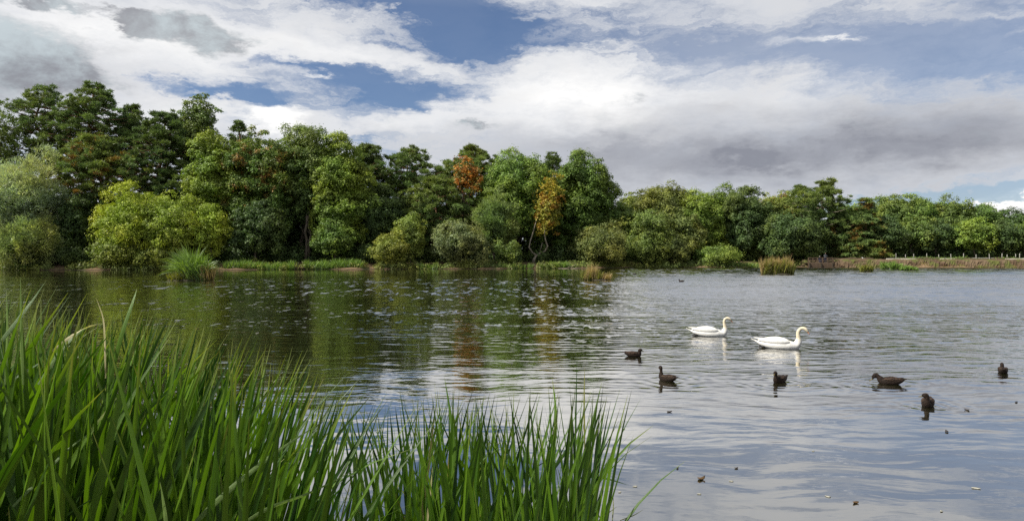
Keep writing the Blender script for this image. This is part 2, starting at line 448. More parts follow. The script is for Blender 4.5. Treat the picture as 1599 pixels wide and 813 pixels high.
    amp = T.math('MULTIPLY', T.math('ADD', T.math('MULTIPLY', amp_r, right), T.math('MULTIPLY', amp_l, T.math('SUBTRACT', 1.0, right))), gust)
    # wave faces seen by the viewer: flat troughs with steeper crests
    crest = T.ramp(vy, 0.02, 0.20, 0.0, 1.0)
    lean = T.math('ADD', T.math('MULTIPLY', right, T.ramp(yy, 20, 42, 0.0, 0.11)), T.math('MULTIPLY', T.math('MULTIPLY', crest, amp), 0.34))
    sl = T.xyz(T.math('MULTIPLY', T.math('MULTIPLY', vx, amp), 0.5), T.math('SUBTRACT', T.math('MULTIPLY', T.math('MULTIPLY', vy, amp), 0.25), lean), 0.0)
    nrm = T.vmath('NORMALIZE', T.vmath('ADD', bn, sl))
    body = T.mix(T.ramp(T.noise(P_, 0.12, 3), 0.3, 0.7), (0.014, 0.015, 0.006, 1), (0.022, 0.021, 0.009, 1))
    lw = T.node('ShaderNodeLayerWeight'); lw.inputs['Blend'].default_value = 0.5; T.put(lw.inputs['Normal'], nrm)
    fac = T.math('ADD', T.math('MULTIPLY', T.math('POWER', lw.outputs['Facing'], 3.0), 0.62), 0.38, clamp=True)
    df = T.node('ShaderNodeBsdfDiffuse'); T.put(df.inputs['Color'], body)
    gl = T.node('ShaderNodeBsdfAnisotropic'); gl.inputs['Roughness'].default_value = 0.03; gl.inputs['Color'].default_value = (1.0, 0.985, 0.96, 1); T.put(gl.inputs['Normal'], nrm)
    mx = T.node('ShaderNodeMixShader'); T.put(mx.inputs[0], fac); T.l.new(df.outputs[0], mx.inputs[1]); T.l.new(gl.outputs[0], mx.inputs[2])
    T.l.new(mx.outputs[0], out.inputs[0]); return m
M_WATER = water_material()

def blade_material(name, dark, light, tip, base, transl=0.3, rough=0.42):
    m, T, out = new_mat(name)
    oi = T.node('ShaderNodeObjectInfo'); geo = T.node('ShaderNodeNewGeometry'); t = T.node('ShaderNodeTexCoord')
    r = T.math('FRACT', T.math('ADD', oi.outputs['Random'], geo.outputs['Random Per Island']))
    u, v, _ = T.sep(t.outputs['UV'])
    c = T.mix(r, (*dark, 1), (*light, 1))
    stripe = T.noise(T.xyz(T.math('MULTIPLY', u, 9.0), T.math('MULTIPLY', v, 0.8), T.math('MULTIPLY', r, 50.0)), 1.6, 3, 0.6)
    c = T.mix(1.0, c, T.mix(T.ramp(stripe, 0.3, 0.7), (0.72, 0.75, 0.7, 1), (1.3, 1.25, 1.2, 1)), 'MULTIPLY')
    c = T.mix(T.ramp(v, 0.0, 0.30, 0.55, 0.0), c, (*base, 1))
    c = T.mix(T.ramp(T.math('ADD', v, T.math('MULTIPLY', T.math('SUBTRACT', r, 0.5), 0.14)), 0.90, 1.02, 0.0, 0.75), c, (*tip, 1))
    p = principled(T, c, rough, 0.45, bump(T, T.math('MULTIPLY', stripe, 1.0), 0.0015))
    tr = T.node('ShaderNodeBsdfTranslucent'); T.put(tr.inputs[0], T.mix(1.0, c, (1.5, 1.55, 0.5, 1), 'MULTIPLY'))
    mx = T.node('ShaderNodeMixShader'); mx.inputs[0].default_value = transl
    T.l.new(p.outputs[0], mx.inputs[1]); T.l.new(tr.outputs[0], mx.inputs[2]); T.l.new(mx.outputs[0], out.inputs[0]); return m
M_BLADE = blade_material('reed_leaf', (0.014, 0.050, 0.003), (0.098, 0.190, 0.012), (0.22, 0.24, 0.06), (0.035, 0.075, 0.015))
M_BLADE_DRY = blade_material('dry_reed_leaf', (0.30, 0.26, 0.13), (0.52, 0.47, 0.28), (0.5, 0.42, 0.25), (0.2, 0.18, 0.08), 0.2, 0.7)
M_BLADE_FAR = blade_material('bank_reed_leaf', (0.07, 0.14, 0.018), (0.24, 0.36, 0.08), (0.2, 0.25, 0.06), (0.05, 0.08, 0.02))
M_BLADE_TAN = blade_material('tan_reed_leaf', (0.22, 0.17, 0.06), (0.42, 0.30, 0.15), (0.5, 0.34, 0.2), (0.12, 0.13, 0.03))
M_BLADE_OLIVE = blade_material('olive_reed_leaf', (0.09, 0.11, 0.015), (0.24, 0.24, 0.04), (0.35, 0.28, 0.1), (0.07, 0.09, 0.02))

# ------------------------------------------------------------------ ground and water
SHORE = [(-400, 421.5), (0, 421.5), (350, 421), (600, 420), (850, 419.2), (1000, 418), (1250, 417.3), (1600, 418.3), (2000, 419)]
def shore_depth(px):
    y = np.interp(px, [a for a, _ in SHORE], [b for _, b in SHORE])
    return F * EYE / (y - HZ)
def smooth(a, b, x):
    t = np.clip((x - a) / (b - a), 0, 1); return t * t * (3 - 2 * t)
def near_shore(x):
    return 1.2 + 3.2 * smooth(1.6, -2.6, x) + 0.25 * np.sin(x * 1.7)
def ground_h(x, y):
    x = np.asarray(x, float); y = np.asarray(y, float)
    px = CX + F * x / np.maximum(y, 1.0)
    db = shore_depth(px) + 0.9 * np.sin(x * 0.31) + 0.5 * np.sin(x * 0.83 + 1)
    db = np.where(y > 60, db, 1e3)
    side = np.maximum(np.abs(x) - 135 + 10 * np.sin(y * 0.05), 0)
    far = y - db
    steep = smooth(1235, 1262, px)                                    # the embankment on the right rises straight from the water
    h = -1.1 + 1.25 * smooth(-5, 0.4, far) + (0.85 - 0.0 * steep) * smooth(0.0, 5.0 - 3.0 * steep, far) + 0.75 * steep * smooth(0.3, 2.2, far) + 1.6 * smooth(8, 60, far)
    h = np.maximum(h, -1.1 + 3.2 * smooth(0, 14, side))
    nearh = -1.1 + 1.95 * smooth(1.7, -1.7, y - near_shore(x))
    h = np.where(y < 40, np.maximum(h, nearh), h)
    h = h + np.where(h > 0.1, 0.10 * np.sin(x * 0.9) * np.sin(y * 0.7) + 0.06 * np.sin(x * 2.3 + y), 0)
    return h + 6.0 * smooth(250, 1200, np.hypot(x, y))
def axis(segs):
    out = []
    for a, b, st in segs: out += list(np.arange(a, b, st))
    return np.array(out + [segs[-1][1]])
gx = axis([(-3000, -400, 200), (-400, -130, 15), (-130, -12, 1.5), (-12, 12, 0.35), (12, 130, 1.5), (130, 400, 15), (400, 3000, 200)])
gy = axis([(-1200, -100, 110), (-100, -6, 6), (-6, 10, 0.35), (10, 96, 5), (96, 135, 0.6), (135, 200, 5), (200, 500, 30), (500, 4000, 350)])
XX, YY = np.meshgrid(gx, gy)
ZZ = ground_h(XX, YY)
nx, ny = len(gx), len(gy)
V = np.stack([XX.ravel(), YY.ravel(), ZZ.ravel()], 1)
i = np.arange(nx - 1)[None, :] + nx * np.arange(ny - 1)[:, None]
Fq = np.stack([i, i + 1, i + 1 + nx, i + nx], -1).reshape(-1)
tag(obj('ground', mesh_np('ground', V, Fq, 4, M_GROUND, True)), kind='structure')
me = mesh_py('lake_water', [(-170, -40, 0), (170, -40, 0), (170, 140, 0), (-170, 140, 0)], [(0, 1, 2, 3)], M_WATER)
tag(obj('lake_water', me), kind='structure')

# ------------------------------------------------------------------ foliage generator
def unit(v):
    return v / np.maximum(np.linalg.norm(v, axis=1, keepdims=True), 1e-9)
def rand_dirs(n, rng):
    return unit(rng.normal(size=(n, 3)))
def cards(C, axis_, nrm, L, Wd):
    """pointed leaf clusters, one triangle each: centre, long axis, normal, half length, half width"""
    t = unit(axis_); b = unit(np.cross(nrm, t)); n = len(C)
    L = np.broadcast_to(np.asarray(L, float), (n,))[:, None]; Wd = np.broadcast_to(np.asarray(Wd, float), (n,))[:, None]
    V = np.empty((n, 3, 3)); V[:, 0] = C - t * L * 0.8 + b * Wd; V[:, 1] = C + t * L * 1.1; V[:, 2] = C - t * L * 0.8 - b * Wd
    return V.reshape(-1, 3)
def quads(V):
    return np.arange(len(V), dtype=np.int32)

def lobes_dome(a, b, c, r, rng, zmin=-0.75, wobble=0.16):
    n = int(2.4 * (a * c + b * c + a * b) * 1.3 / (r * r)) + 8
    k = np.arange(n) + 0.5
    z = 1 - 2 * k / n; ph = k * 2.399963 + rng.uniform(0, 6)
    d = np.stack([np.sqrt(1 - z * z) * np.cos(ph), np.sqrt(1 - z * z) * np.sin(ph), z], 1)
    d = unit(d + rng.normal(size=d.shape) * 0.16)
    d = d[d[:, 2] > zmin]
    p1, p2, p3 = rng.uniform(0, 6, 3)
    wob = 1 + wobble * (np.sin(3.1 * d[:, 0] + p1) * np.sin(2.7 * d[:, 2] + p2) + 0.6 * np.sin(5 * d[:, 1] + p3) + 0.5 * rng.normal(size=len(d)) * 0.6)
    C = d * np.array([a - r * 0.8, b - r * 0.8, c - r * 0.6]) * (wob * rng.uniform(0.76, 1.03, len(d)))[:, None]
    return C, d

def fill_lobes(C, d, r, n, rng, squash=0.75, mode='broad', size=(0.20, 0.11)):
    """leaves over every lobe; returns quads"""
    nl = len(C); rr = r * rng.choice([0.55, 0.8, 1.05, 1.45], nl, p=[.25, .3, .27, .18])
    if mode != 'needle':
        # every lobe is broken into smaller sprays
        ks = 6; us = rand_dirs(nl * ks, rng); dd_ = np.repeat(d, ks, 0); us[(us * dd_).sum(1) < -0.2] *= -1
        C = np.repeat(C, ks, 0) + us * (np.repeat(rr, ks) * rng.uniform(0.45, 0.95, nl * ks))[:, None] * np.array([1, 1, squash])
        d = unit(dd_ + us * 0.8); rr = np.repeat(rr, ks) * rng.uniform(0.35, 0.62, nl * ks); nl = nl * ks
    w = rr ** 2; idx = rng.choice(nl, n, p=w / w.sum())
    u = rand_dirs(n, rng)
    flip = (u * (d[idx] * 0.8 + np.array([0, 0, 0.35]))).sum(1) < -0.25
    u[flip] *= -1
    R_ = rr[idx] * np.where(rng.random(n) < 0.1, rng.uniform(1.05, 1.6, n), rng.uniform(0.55, 1.08, n))
    P_ = C[idx] + u * R_[:, None] * np.array([1, 1, squash])
    L, Wd = size
    s = rng.uniform(0.7, 1.3, n)
    if mode == 'broad':
        nn = unit(u * 1.0 + rng.normal(size=(n, 3)) * 0.36 + np.array([0, 0, 0.28]))
        ax = np.cross(nn, rand_dirs(n, rng))
    elif mode == 'needle':
        ax = unit(u + rng.normal(size=(n, 3)) * 0.55 + np.array([0, 0, 0.35])); nn = unit(u * 0.6 + np.cross(ax, rand_dirs(n, rng)) + np.array([0, 0, 0.4]))
    else:  # willow
        ax = unit(u * 0.8 + d[idx] * 0.5 + rng.normal(size=(n, 3)) * 0.35 + np.array([0, 0, 0.35])); nn = unit(u + rng.normal(size=(n, 3)) * 0.5)
    return cards(P_, ax, nn, L * s, Wd * s)

def bent(p0, p1, rng, k=0.12, n=5):
    p0 = np.array(p0, float); p1 = np.array(p1, float); L = np.linalg.norm(p1 - p0)
    off = rng.normal(size=3) * k * L
    return [tuple(p0 + (p1 - p0) * t + off * math.sin(PI * t) + (rng.normal(size=3) * 0.02 * L if 0 < t < 1 else 0)) for t in np.linspace(0, 1, n)]
def taper(r0, r1, n=5):
    return [r0 + (r1 - r0) * i_ / (n - 1) for i_ in range(n)]

DENS = 225.0
def tree(px, top, wpx, bot, back, kind, color, label, cat='tree', group=None, name=None, mat=None, lean=0.0, depth=0.85, dens=1.0, lobe=None, wobble=0.16, bark=None, trunk_r=None, base_px=None, thick_trunk=None):
    """one tree; crown between photo rows top and bot, wpx wide, `back` metres behind the shoreline"""
    seed = int(px * 7 + top * 13 + back * 31) & 0xffff
    rng = np.random.default_rng(seed)
    Y = shore_depth(px) + back
    s = Y / F
    Wm = wpx * s; ztop = zpix(top, Y); zbot = zpix(bot, Y)
    bx = px if base_px is None else base_px
    gp = at(bx, Y); g = float(ground_h(gp.x, gp.y)); root_loc = Vector((gp.x, gp.y, g - 0.1))
    zbot = max(zbot, g + 0.05)
    off = (px - bx) * s
    a, b, c = Wm / 2, Wm / 2 * depth, (ztop - zbot) / 2
    zc = (ztop + zbot) / 2 - root_loc.z
    ctr = np.array([off, 0, zc])
    t = empty(name or {'pine': 'pine_tree', 'larch': 'conifer_tree', 'willow': 'willow_tree', 'bush': 'waterside_bush'}.get(kind, 'broadleaf_tree'), root_loc)
    tag(t, label, cat, group)
    n = int(DENS * dens * Wm * (ztop - zbot)) + 300
    wood = []
    H = ztop - root_loc.z
    tr = trunk_r or max(0.12, 0.018 * H)
    if kind in ('oak', 'bush', 'willow'):
        r = lobe or (0.085 * Wm + 0.42)
        C, d = lobes_dome(a, b, c, r, rng, -0.98 if kind != 'oak' else -0.80, wobble)
        # uneven outline: a few proud lobes on top
        k = rng.integers(3, 6)
        ang = rng.uniform(-1.1, 1.1, k); az_ = rng.uniform(0, 2 * PI, k)
        dd = np.stack([np.sin(ang) * np.cos(az_), np.sin(ang) * np.sin(az_), np.cos(ang)], 1)
        C = np.concatenate([C, dd * np.array([a, b, c]) * 0.97]); d = np.concatenate([d, dd])
        mode = 'willow' if kind in ('willow',) else 'broad'
        size = {'oak': (0.165, 0.098), 'bush': (0.145, 0.068), 'willow': (0.23, 0.052)}[kind]
        Vl = fill_lobes(C, d, r, int(n * 0.88), rng, 0.78, mode, size)
        m_ = int(n * 0.12)
        q = rand_dirs(m_, rng) * (rng.uniform(0.1, 0.8, m_) ** 0.5)[:, None] * np.array([a, b, c]) * 0.85
        Vi = cards(q, rand_dirs(m_, rng), rand_dirs(m_, rng), 0.34, 0.22)
        VV = np.concatenate([Vl, Vi]) + ctr
        topz = zc + c * 0.35
        tp = bent((0, 0, 0), (off, 0, topz), rng, 0.04, 6)
        wood.append(tube(tp, taper(tr, tr * 0.35, 6)))
        for k in range(7 if kind == 'oak' else 9):
            j = rng.integers(len(C)); st = np.array(tp[rng.integers(1, 4)])
            wood.append(tube(bent(st, tuple(C[j] * 0.85 + ctr), rng, 0.08), taper(tr * 0.42, tr * 0.08), 5, False))
        bm = bark or M_BARK
    else:
        # pines and tiered conifers: clumps of needles at the ends of whorled branches
        tp = bent((0, 0, 0), (off, 0, H * 0.97), rng, 0.015, 7)
        tpa = np.array(tp)
        wood.append(tube(tp, taper(tr, tr * 0.22, 7)))
        Cs, ds = [], []
        levels = int((ztop - zbot) / (1.15 if kind == 'pine' else 1.0)) + 2
        for li in range(levels):
            f = li / (levels - 1)                                      # 0 bottom, 1 top
            zl = zbot - root_loc.z + f * (ztop - zbot) * 0.96
            if kind == 'pine':
                Rl = a * (0.55 + 0.60 * math.sin(PI * min(1, f * 0.82 + 0.12))) * (1.0 if f < 0.72 else max(0.28, 1.0 - (f - 0.72) * 2.3))
            else:
                Rl = a * (1.02 - 0.90 * f) * (0.75 + 0.35 * rng.random())
            nb = int(5 + Rl * 1.1)
            ctr_l = np.array([np.interp(zl, tpa[:, 2], tpa[:, 0]), 0, zl])
            for k in range(nb):
                aa = 2 * PI * (k + rng.uniform(-0.35, 0.35)) / nb + li * 1.3
                L_ = Rl * rng.uniform(0.55, 1.08)
                dz_ = (0.10 * L_ if kind == 'pine' else -0.12 * L_) + rng.uniform(-0.3, 0.35)
                e = ctr_l + np.array([math.cos(aa) * L_, math.sin(aa) * L_ * depth, dz_])
                st = ctr_l + np.array([0, 0, -0.35])
                if rng.random() < 0.8: wood.append(tube(bent(st, tuple(e), rng, 0.06, 4), taper(tr * 0.26 * (1.1 - f * 0.7), 0.025, 4), 4, False))
                for q in (1.0, 0.68, 0.38) if L_ > 2.2 else (1.0, 0.55):
                    if q < 1 and rng.random() < (0.3 if kind == 'pine' else 0.1): continue
                    Cs.append(st + (e - st) * q + rng.normal(size=3) * 0.22 + np.array([0, 0, 0.12])); ds.append(unit((e - ctr_l)[None] + 1e-6)[0])
        Cs.append(np.array([off, 0, H - 0.5])); ds.append(np.array([0, 0, 1.0]))
        C = np.array(Cs); d = np.array(ds)
        r = lobe or (0.74 if kind == 'pine' else 0.72)
        VV = fill_lobes(C, d, r, int(n * 1.15), rng, 0.55 if kind == 'pine' else 0.34, 'needle', (0.23, 0.062))
        bm = bark or M_BARK_PINE
    obj('crown', mesh_np('crown', VV, quads(VV), 3, mat or M_LEAF), t, (0, 0, 0), color)
    Vw, Fw = join(wood)
    obj('trunk', mesh_py('trunk', Vw, Fw, bm, True), t)
    return t

# leaf colours
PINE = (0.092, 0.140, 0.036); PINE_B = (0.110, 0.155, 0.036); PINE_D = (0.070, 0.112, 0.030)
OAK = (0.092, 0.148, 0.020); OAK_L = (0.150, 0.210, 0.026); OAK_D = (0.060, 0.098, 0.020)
OLIVE = (0.125, 0.165, 0.028); OLIVE_Y = (0.175, 0.215, 0.036); WIL_Y = (0.25, 0.30, 0.028); SILVER = (0.27, 0.315, 0.17)
G_B = 'trees on the far bank'
# px, top, width, bottom, back, kind, colour, label, extra
TREES = [
 (2, 176, 84, 335, 20, 'oak', PINE_B, 'loose dark tree cut by the left edge behind the silvery willow', dict(dens=0.3)),
 (70, 134, 108, 262, 22, 'pine', PINE, 'tall open-crowned pine, the leftmost of the two highest pines', dict(dens=0.75)),
 (148, 132, 112, 270, 20, 'pine', PINE, 'tall dark pine with the highest top of the wood, right of the leftmost pine', dict(dens=1.05)),
 (206, 166, 62, 262, 24, 'pine', PINE_D, 'small dark pine top leaning out right of the highest pine', dict(dens=1.2)),
 (150, 212, 150, 372, 11, 'pine', PINE_B, 'broad mid-green pine with brownish patches below the two highest pines', dict(mat=M_LEAF_BROWN, dens=1.4)),
 (258, 176, 130, 365, 15, 'pine', PINE_D, 'dense dark pine behind the yellow-green willow', dict(dens=1.5)),
 (310, 150, 66, 290, 17, 'oak', PINE_B, 'slender loose tree poking up above the dark pine, left of the blue gap', dict(dens=0.7, lobe=0.8)),
 (332, 218, 88, 345, 9, 'oak', OAK_L, 'light green leafy tree right of the dense dark pine', {}),
 (372, 190, 46, 300, 22, 'pine', PINE_D, 'small dark conifer tip in front of the bright white cloud', {}),
 (404, 206, 122, 392, 10, 'oak', OAK, 'big green tree with rusty brown branches above the left reed strip', dict(mat=M_LEAF_BROWN)),
 (475, 202, 132, 372, 12, 'oak', (0.100, 0.148, 0.030), 'big round tree above the pair of bare brown trunks', {}),
 (532, 224, 100, 396, 8, 'oak', OAK_L, 'yellowish green tree with drooping side, left of the dark open pines', {}),
 (575, 224, 84, 352, 19, 'pine', PINE_D, 'dark pine rising behind the yellowish green drooping tree', dict(dens=1.4)),
 (640, 232, 110, 335, 20, 'pine', PINE, 'open flat-layered dark pine with sky showing through its branches', dict(dens=1.1)),
 (598, 300, 110, 400, 10, 'oak', OAK_D, 'dark shaded tree between the drooping tree and the small round bush', {}),
 (680, 275, 100, 385, 11, 'pine', PINE_B, 'mid-green layered pine left of the orange tree', dict(dens=1.4)),
 (738, 229, 112, 345, 21, 'pine', PINE_B, 'blue-green pine standing behind the orange tree', dict(dens=1.3)),
 (730, 250, 48, 304, 12, 'oak', (0.38, 0.165, 0.03), 'orange-brown autumn tree high in the middle of the wood', dict(dens=0.55, lobe=0.7, wobble=0.5, mat=M_LEAF_ORANGE)),
 (804, 237, 122, 392, 13, 'oak', (0.125, 0.195, 0.030), 'bright green broad tree left of the yellow tree', {}),
 (862, 243, 60, 350, 23, 'pine', PINE_D, 'dark pine top between the two big round green trees', {}),
 (908, 242, 118, 398, 12, 'oak', OAK, 'largest smooth round green tree right of the yellow tree', dict(dens=1.15)),
 (857, 280, 44, 372, 5.5, 'oak', (0.24, 0.22, 0.022), 'yellow and orange autumn tree on a pale forked trunk', dict(mat=M_LEAF_AUTUMN, dens=0.5, lobe=0.6, wobble=0.4, special='fork')),
 (772, 308, 66, 392, 5, 'willow', (0.150, 0.200, 0.055), 'small weeping tree with thin pale stems, left of the yellow tree', dict(bark=M_BARK_PALE, name='weeping_tree')),
 (968, 322, 70, 412, 9, 'oak', OLIVE, 'olive green tree at the right foot of the largest round tree', {}),
 (1040, 289, 112, 398, 12, 'oak', (0.115, 0.140, 0.026), 'brownish green domed tree standing alone above the olive bushes', dict(dens=1.1)),
 (1086, 300, 92, 402, 10, 'oak', OAK_L, 'light green tree leaning on the right of the brownish dome', {}),
 (988, 302, 52, 390, 20, 'oak', OLIVE, 'small spiky-topped tree in the dip between the two domes', {}),
 (1012, 330, 90, 414, 5, 'oak', OLIVE, 'yellowish olive tree below the brownish dome', {}),
 (1062, 338, 80, 412, 6, 'oak', (0.12, 0.145, 0.03), 'olive tree with a flat top under the light green tree', {}),
 (1132, 297, 84, 395, 15, 'oak', OAK, 'green round-topped tree behind the dark oak', {}),
 (1166, 297, 92, 408, 9, 'oak', OAK_D, 'very dark round oak left of the large tan reed island', dict(dens=1.15)),
 (1218, 298, 74, 380, 15, 'oak', OLIVE, 'rusty tinted tree behind the low dark tree', dict(mat=M_LEAF_BROWN)),
 (1232, 338, 98, 414, 4, 'oak', OAK_D, 'low spreading dark tree directly behind the large reed island', dict(dens=1.1)),
 (1250, 292, 52, 360, 14, 'pine', PINE, 'short bushy pine left of the leaning pine', dict(dens=1.4)),
 (1286, 286, 76, 372, 8, 'pine', PINE_B, 'pine with a long bare leaning trunk beside the jetty', dict(dens=1.35, base_px=1273, trunk_r=0.36, bark=M_BARK_PALE)),
 (1330, 318, 66, 400, 12, 'oak', OAK_L, 'light green tree filling the gap right of the leaning pine', {}),
 (1312, 330, 60, 400, 8, 'pine', PINE_B, 'low brownish conifer between the leaning pine and the tiered conifer', dict(mat=M_LEAF_BROWN, dens=1.3)),
 (1352, 309, 88, 404, 6, 'larch', PINE_B, 'tiered conifer with rusty drooping branches above the small reed island', dict(mat=M_LEAF_BROWN, dens=1.5)),
 (1393, 307, 78, 398, 14, 'oak', (0.110, 0.155, 0.026), 'round tree at the high point of the right-hand wood', {}),
 (1436, 310, 84, 398, 15, 'oak', OAK, 'wide tree just right of the high point of the right-hand wood', {}),
 (1484, 316, 84, 396, 15, 'oak', (0.105, 0.145, 0.024), 'fourth domed tree from the right edge, under the pale blue sky gap', {}),
 (1530, 325, 80, 396, 15, 'oak', OAK, 'third domed tree from the right edge', {}),
 (1572, 331, 80, 398, 15, 'oak', OAK_D, 'second domed tree from the right edge', {}),
 (1616, 334, 70, 398, 14, 'oak', OAK, 'domed tree cut by the right edge of the view', {}),
 (1386, 345, 66, 404, 7, 'oak', OAK_D, 'darker low tree right of the tiered conifer', {}),
 (1424, 344, 68, 398, 8, 'oak', (0.115, 0.165, 0.030), 'low tree with a thin grey trunk behind the white rail', dict(trunk_r=0.2)),
 (1462, 350, 60, 402, 8, 'oak', OAK_D, 'dark low tree between the thin grey trunk and the bright low tree', {}),
 (1524, 346, 62, 402, 6, 'oak', OAK_L, 'bright green low tree hanging over the right-hand fence', {}),
 (1493, 352, 56, 402, 8, 'oak', OAK, 'small green tree left of the bright low tree', {}),
 (1566, 350, 58, 404, 7, 'oak', OAK_D, 'shaded low tree right of the bright low tree', {}),
 (1598, 352, 60, 403, 7, 'oak', OAK, 'low tree at the right edge behind the fence', {}),
]
BUSHES = [
 (28, 250, 150, 392, 5, 'willow', SILVER, 'large silvery green willow at the left edge', dict(cat='tree', name='willow_tree')),
 (46, 338, 104, 419, 1.8, 'willow', (0.25, 0.29, 0.10), 'grey-green willow bush low at the left edge of the far bank', {}),
 (122, 296, 70, 414, 6, 'oak', OAK_D, 'dark tree in the gap between the silvery and the yellow-green willows', dict(cat='tree', name='broadleaf_tree')),
 (112, 385, 46, 417, 2, 'bush', OAK_D, 'dark low bush left of the yellow-green willow', {}),
 (206, 293, 116, 412, 3, 'bush', WIL_Y, 'big bright yellow-green willow, the brightest tree on the bank', dict(cat='tree', name='willow_tree')),
 (268, 308, 100, 410, 3, 'bush', (0.22, 0.27, 0.03), 'middle dome of yellow-green willow behind the leaning green reeds', dict(cat='tree', name='willow_tree')),
 (328, 321, 58, 402, 3, 'bush', WIL_Y, 'small yellow-green willow dome, rightmost of the three bright willows', dict(cat='tree', name='willow_tree')),
 (182, 380, 70, 419, 1.2, 'bush', (0.15, 0.19, 0.03), 'low green bush at the foot of the biggest yellow-green willow', {}),
 (245, 385, 58, 419, 1.0, 'bush', OLIVE_Y, 'yellowish low bush behind the leaning green reeds', {}),
 (402, 318, 88, 400, 4.5, 'oak', OAK_D, 'dark large-leaved tree above the left reed strip', dict(cat='tree', name='broadleaf_tree')),
 (522, 345, 66, 402, 4, 'oak', OAK, 'leafy green understorey tree right of the bare brown trunks', dict(cat='tree', name='broadleaf_tree')),
 (641, 338, 52, 398, 3, 'bush', OLIVE_Y, 'round pale olive bush standing up left of the grey-olive dome', {}),
 (610, 368, 60, 419, 1.6, 'bush', (0.18, 0.20, 0.03), 'low olive bush hanging over the water left of the round pale one', {}),
 (718, 345, 88, 419, 2, 'bush', (0.150, 0.175, 0.062), 'wide grey-olive dome bush in the middle of the bank', {}),
 (792, 378, 44, 418, 2, 'bush', (0.12, 0.17, 0.03), 'small green bush below the weeping tree', {}),
 (938, 352, 92, 418, 1.8, 'bush', (0.130, 0.150, 0.034), 'broad olive bush behind the small tan reed island', {}),
 (1012, 362, 60, 418, 1.6, 'bush', OLIVE, 'olive waterside bush right of the small tan reed island', {}),
 (1050, 368, 60, 417, 2, 'bush', (0.10, 0.125, 0.028), 'dull green waterside bush in the middle of the right-hand bank', {}),
 (1118, 384, 76, 416.5, 1.6, 'bush', (0.13, 0.19, 0.032), 'low light olive bush left of the large reed island', {}),
 (574, 385, 40, 416, 4, 'bush', OAK_D, 'dark low bush at the right end of the reed strips', {}),
]
for row in TREES + BUSHES:
    a_, k_ = row[:-1], dict(row[-1])
    special = k_.pop('special', None)
    k_.setdefault('cat', 'bush' if row in BUSHES else 'tree')
    if row in BUSHES: k_.setdefault('name', 'waterside_bush')
    if row in TREES and a_[0] > 1380: a_ = a_[:3] + (a_[3] - 11,) + a_[4:]      # open, shaded trunks under the right-hand wood
    t = tree(*a_, group='bushes along the far waterline' if k_['cat'] == 'bush' else G_B, **k_)
    if special == 'fork':
        old = [c for c in t.children if c.name.startswith('trunk')][0]
        COL.objects.unlink(old); bpy.data.objects.remove(old)
        Y = shore_depth(856) + 5.5; o0 = t.location
        def q(px, py, dy=0.0):
            p = at(px, Y + dy, zpix(py, Y)) - o0; return tuple(p)
        g0 = q(833, 411); parts = []
        parts.append(tube([g0, q(834, 404), q(838, 399, .2), q(843, 395, .3)], [.30, .24, .2, .17], 7))
        parts.append(tube([q(838, 399, .2), q(831, 394), q(826, 386, -.2), q(828, 376, -.2), q(832, 364), q(836, 350), q(840, 330, .3)], [.18, .16, .15, .13, .11, .08, .05], 6))
        parts.append(tube([q(843, 395, .3), q(851, 392, .3), q(855, 384), q(852, 375, .2), q(850, 364, .3), q(853, 352), q(856, 320), q(858, 296)], [.17, .16, .15, .13, .12, .10, .07, .03], 6))
        parts.append(tube([q(842, 396, .4), q(845, 386, .6), q(847, 378, .6)], [.1, .07, .04], 5))
        parts.append(tube([q(853, 352), q(866, 338, -.4), q(872, 322)], [.08, .05, .02], 5))
        Vw, Fw = join(parts); obj('trunk', mesh_py('trunk', Vw, Fw, M_BARK_PALE, True), t)

# two bare brown trunks standing in the dark gap
for (px, w, lab) in ((477, .30, 'left one of a close pair of straight bare brown trunks in a dark gap'), (484.5, .26, 'right one of a close pair of straight bare brown trunks in a dark gap')):
    Y = shore_depth(px) + 7.5; p = at(px, Y); g = float(ground_h(p.x, p.y))
    t = empty('tree_trunk', (p.x, p.y, g - .1)); tag(t, lab, 'tree trunk', 'pair of bare brown trunks')
    H = zpix(335, Y) - g
    rng = np.random.default_rng(int(px))
    Vw, Fw = join([tube(bent((0, 0, 0), (rng.uniform(-.4, .4), 0, H), rng, .01, 7), taper(w, w * .6, 7), 8)] +
                  [tube(bent((0, 0, H * f), (rng.uniform(-1.4, 1.4), rng.uniform(-.5, .5), H * f + 1.2), rng, .1, 4), taper(.07, .02, 4), 4) for f in (.6, .75, .85, .93)])
    obj('trunk', mesh_py('trunk', Vw, Fw, M_BARK, True), t)

# undergrowth under and between the trees, and the depth of the wood behind them
rng = np.random.default_rng(99)
def mass(name, label, pts, leaf, mat, color, n_per):
    """pts: lobes (x, y, z, rx, rz)"""
    pts = np.array(pts); n = int(n_per * (pts[:, 3] * pts[:, 4]).sum())
    w = pts[:, 3] * pts[:, 4]; idx = rng.choice(len(pts), n, p=w / w.sum())
    u = rand_dirs(n, rng); u[:, 1] = np.where(rng.random(n) < .6, -np.abs(u[:, 1]), u[:, 1])
    rr = rng.uniform(.6, 1.05, n)[:, None]
    P_ = pts[idx, :3] + u * rr * np.stack([pts[idx, 3], pts[idx, 3], pts[idx, 4]], 1)
    nn = unit(u + rng.normal(size=(n, 3)) * .5 + np.array([0, 0, .3]))
    s = rng.uniform(.7, 1.3, n)
    VV = cards(P_, np.cross(nn, rand_dirs(n, rng)), nn, leaf[0] * s, leaf[1] * s)
    o = obj(name, mesh_np(name, VV, quads(VV), 3, mat), None, color=color)
    return tag(o, label, None, None, 'stuff')
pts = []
SKYM = [(-700, 340), (0, 335), (100, 325), (230, 300), (330, 285), (420, 285), (520, 285), (600, 310), (700, 315), (760, 300), (900, 300), (950, 345), (1100, 340), (1330, 345), (1400, 335), (1500, 345), (1599, 355), (2300, 360)]
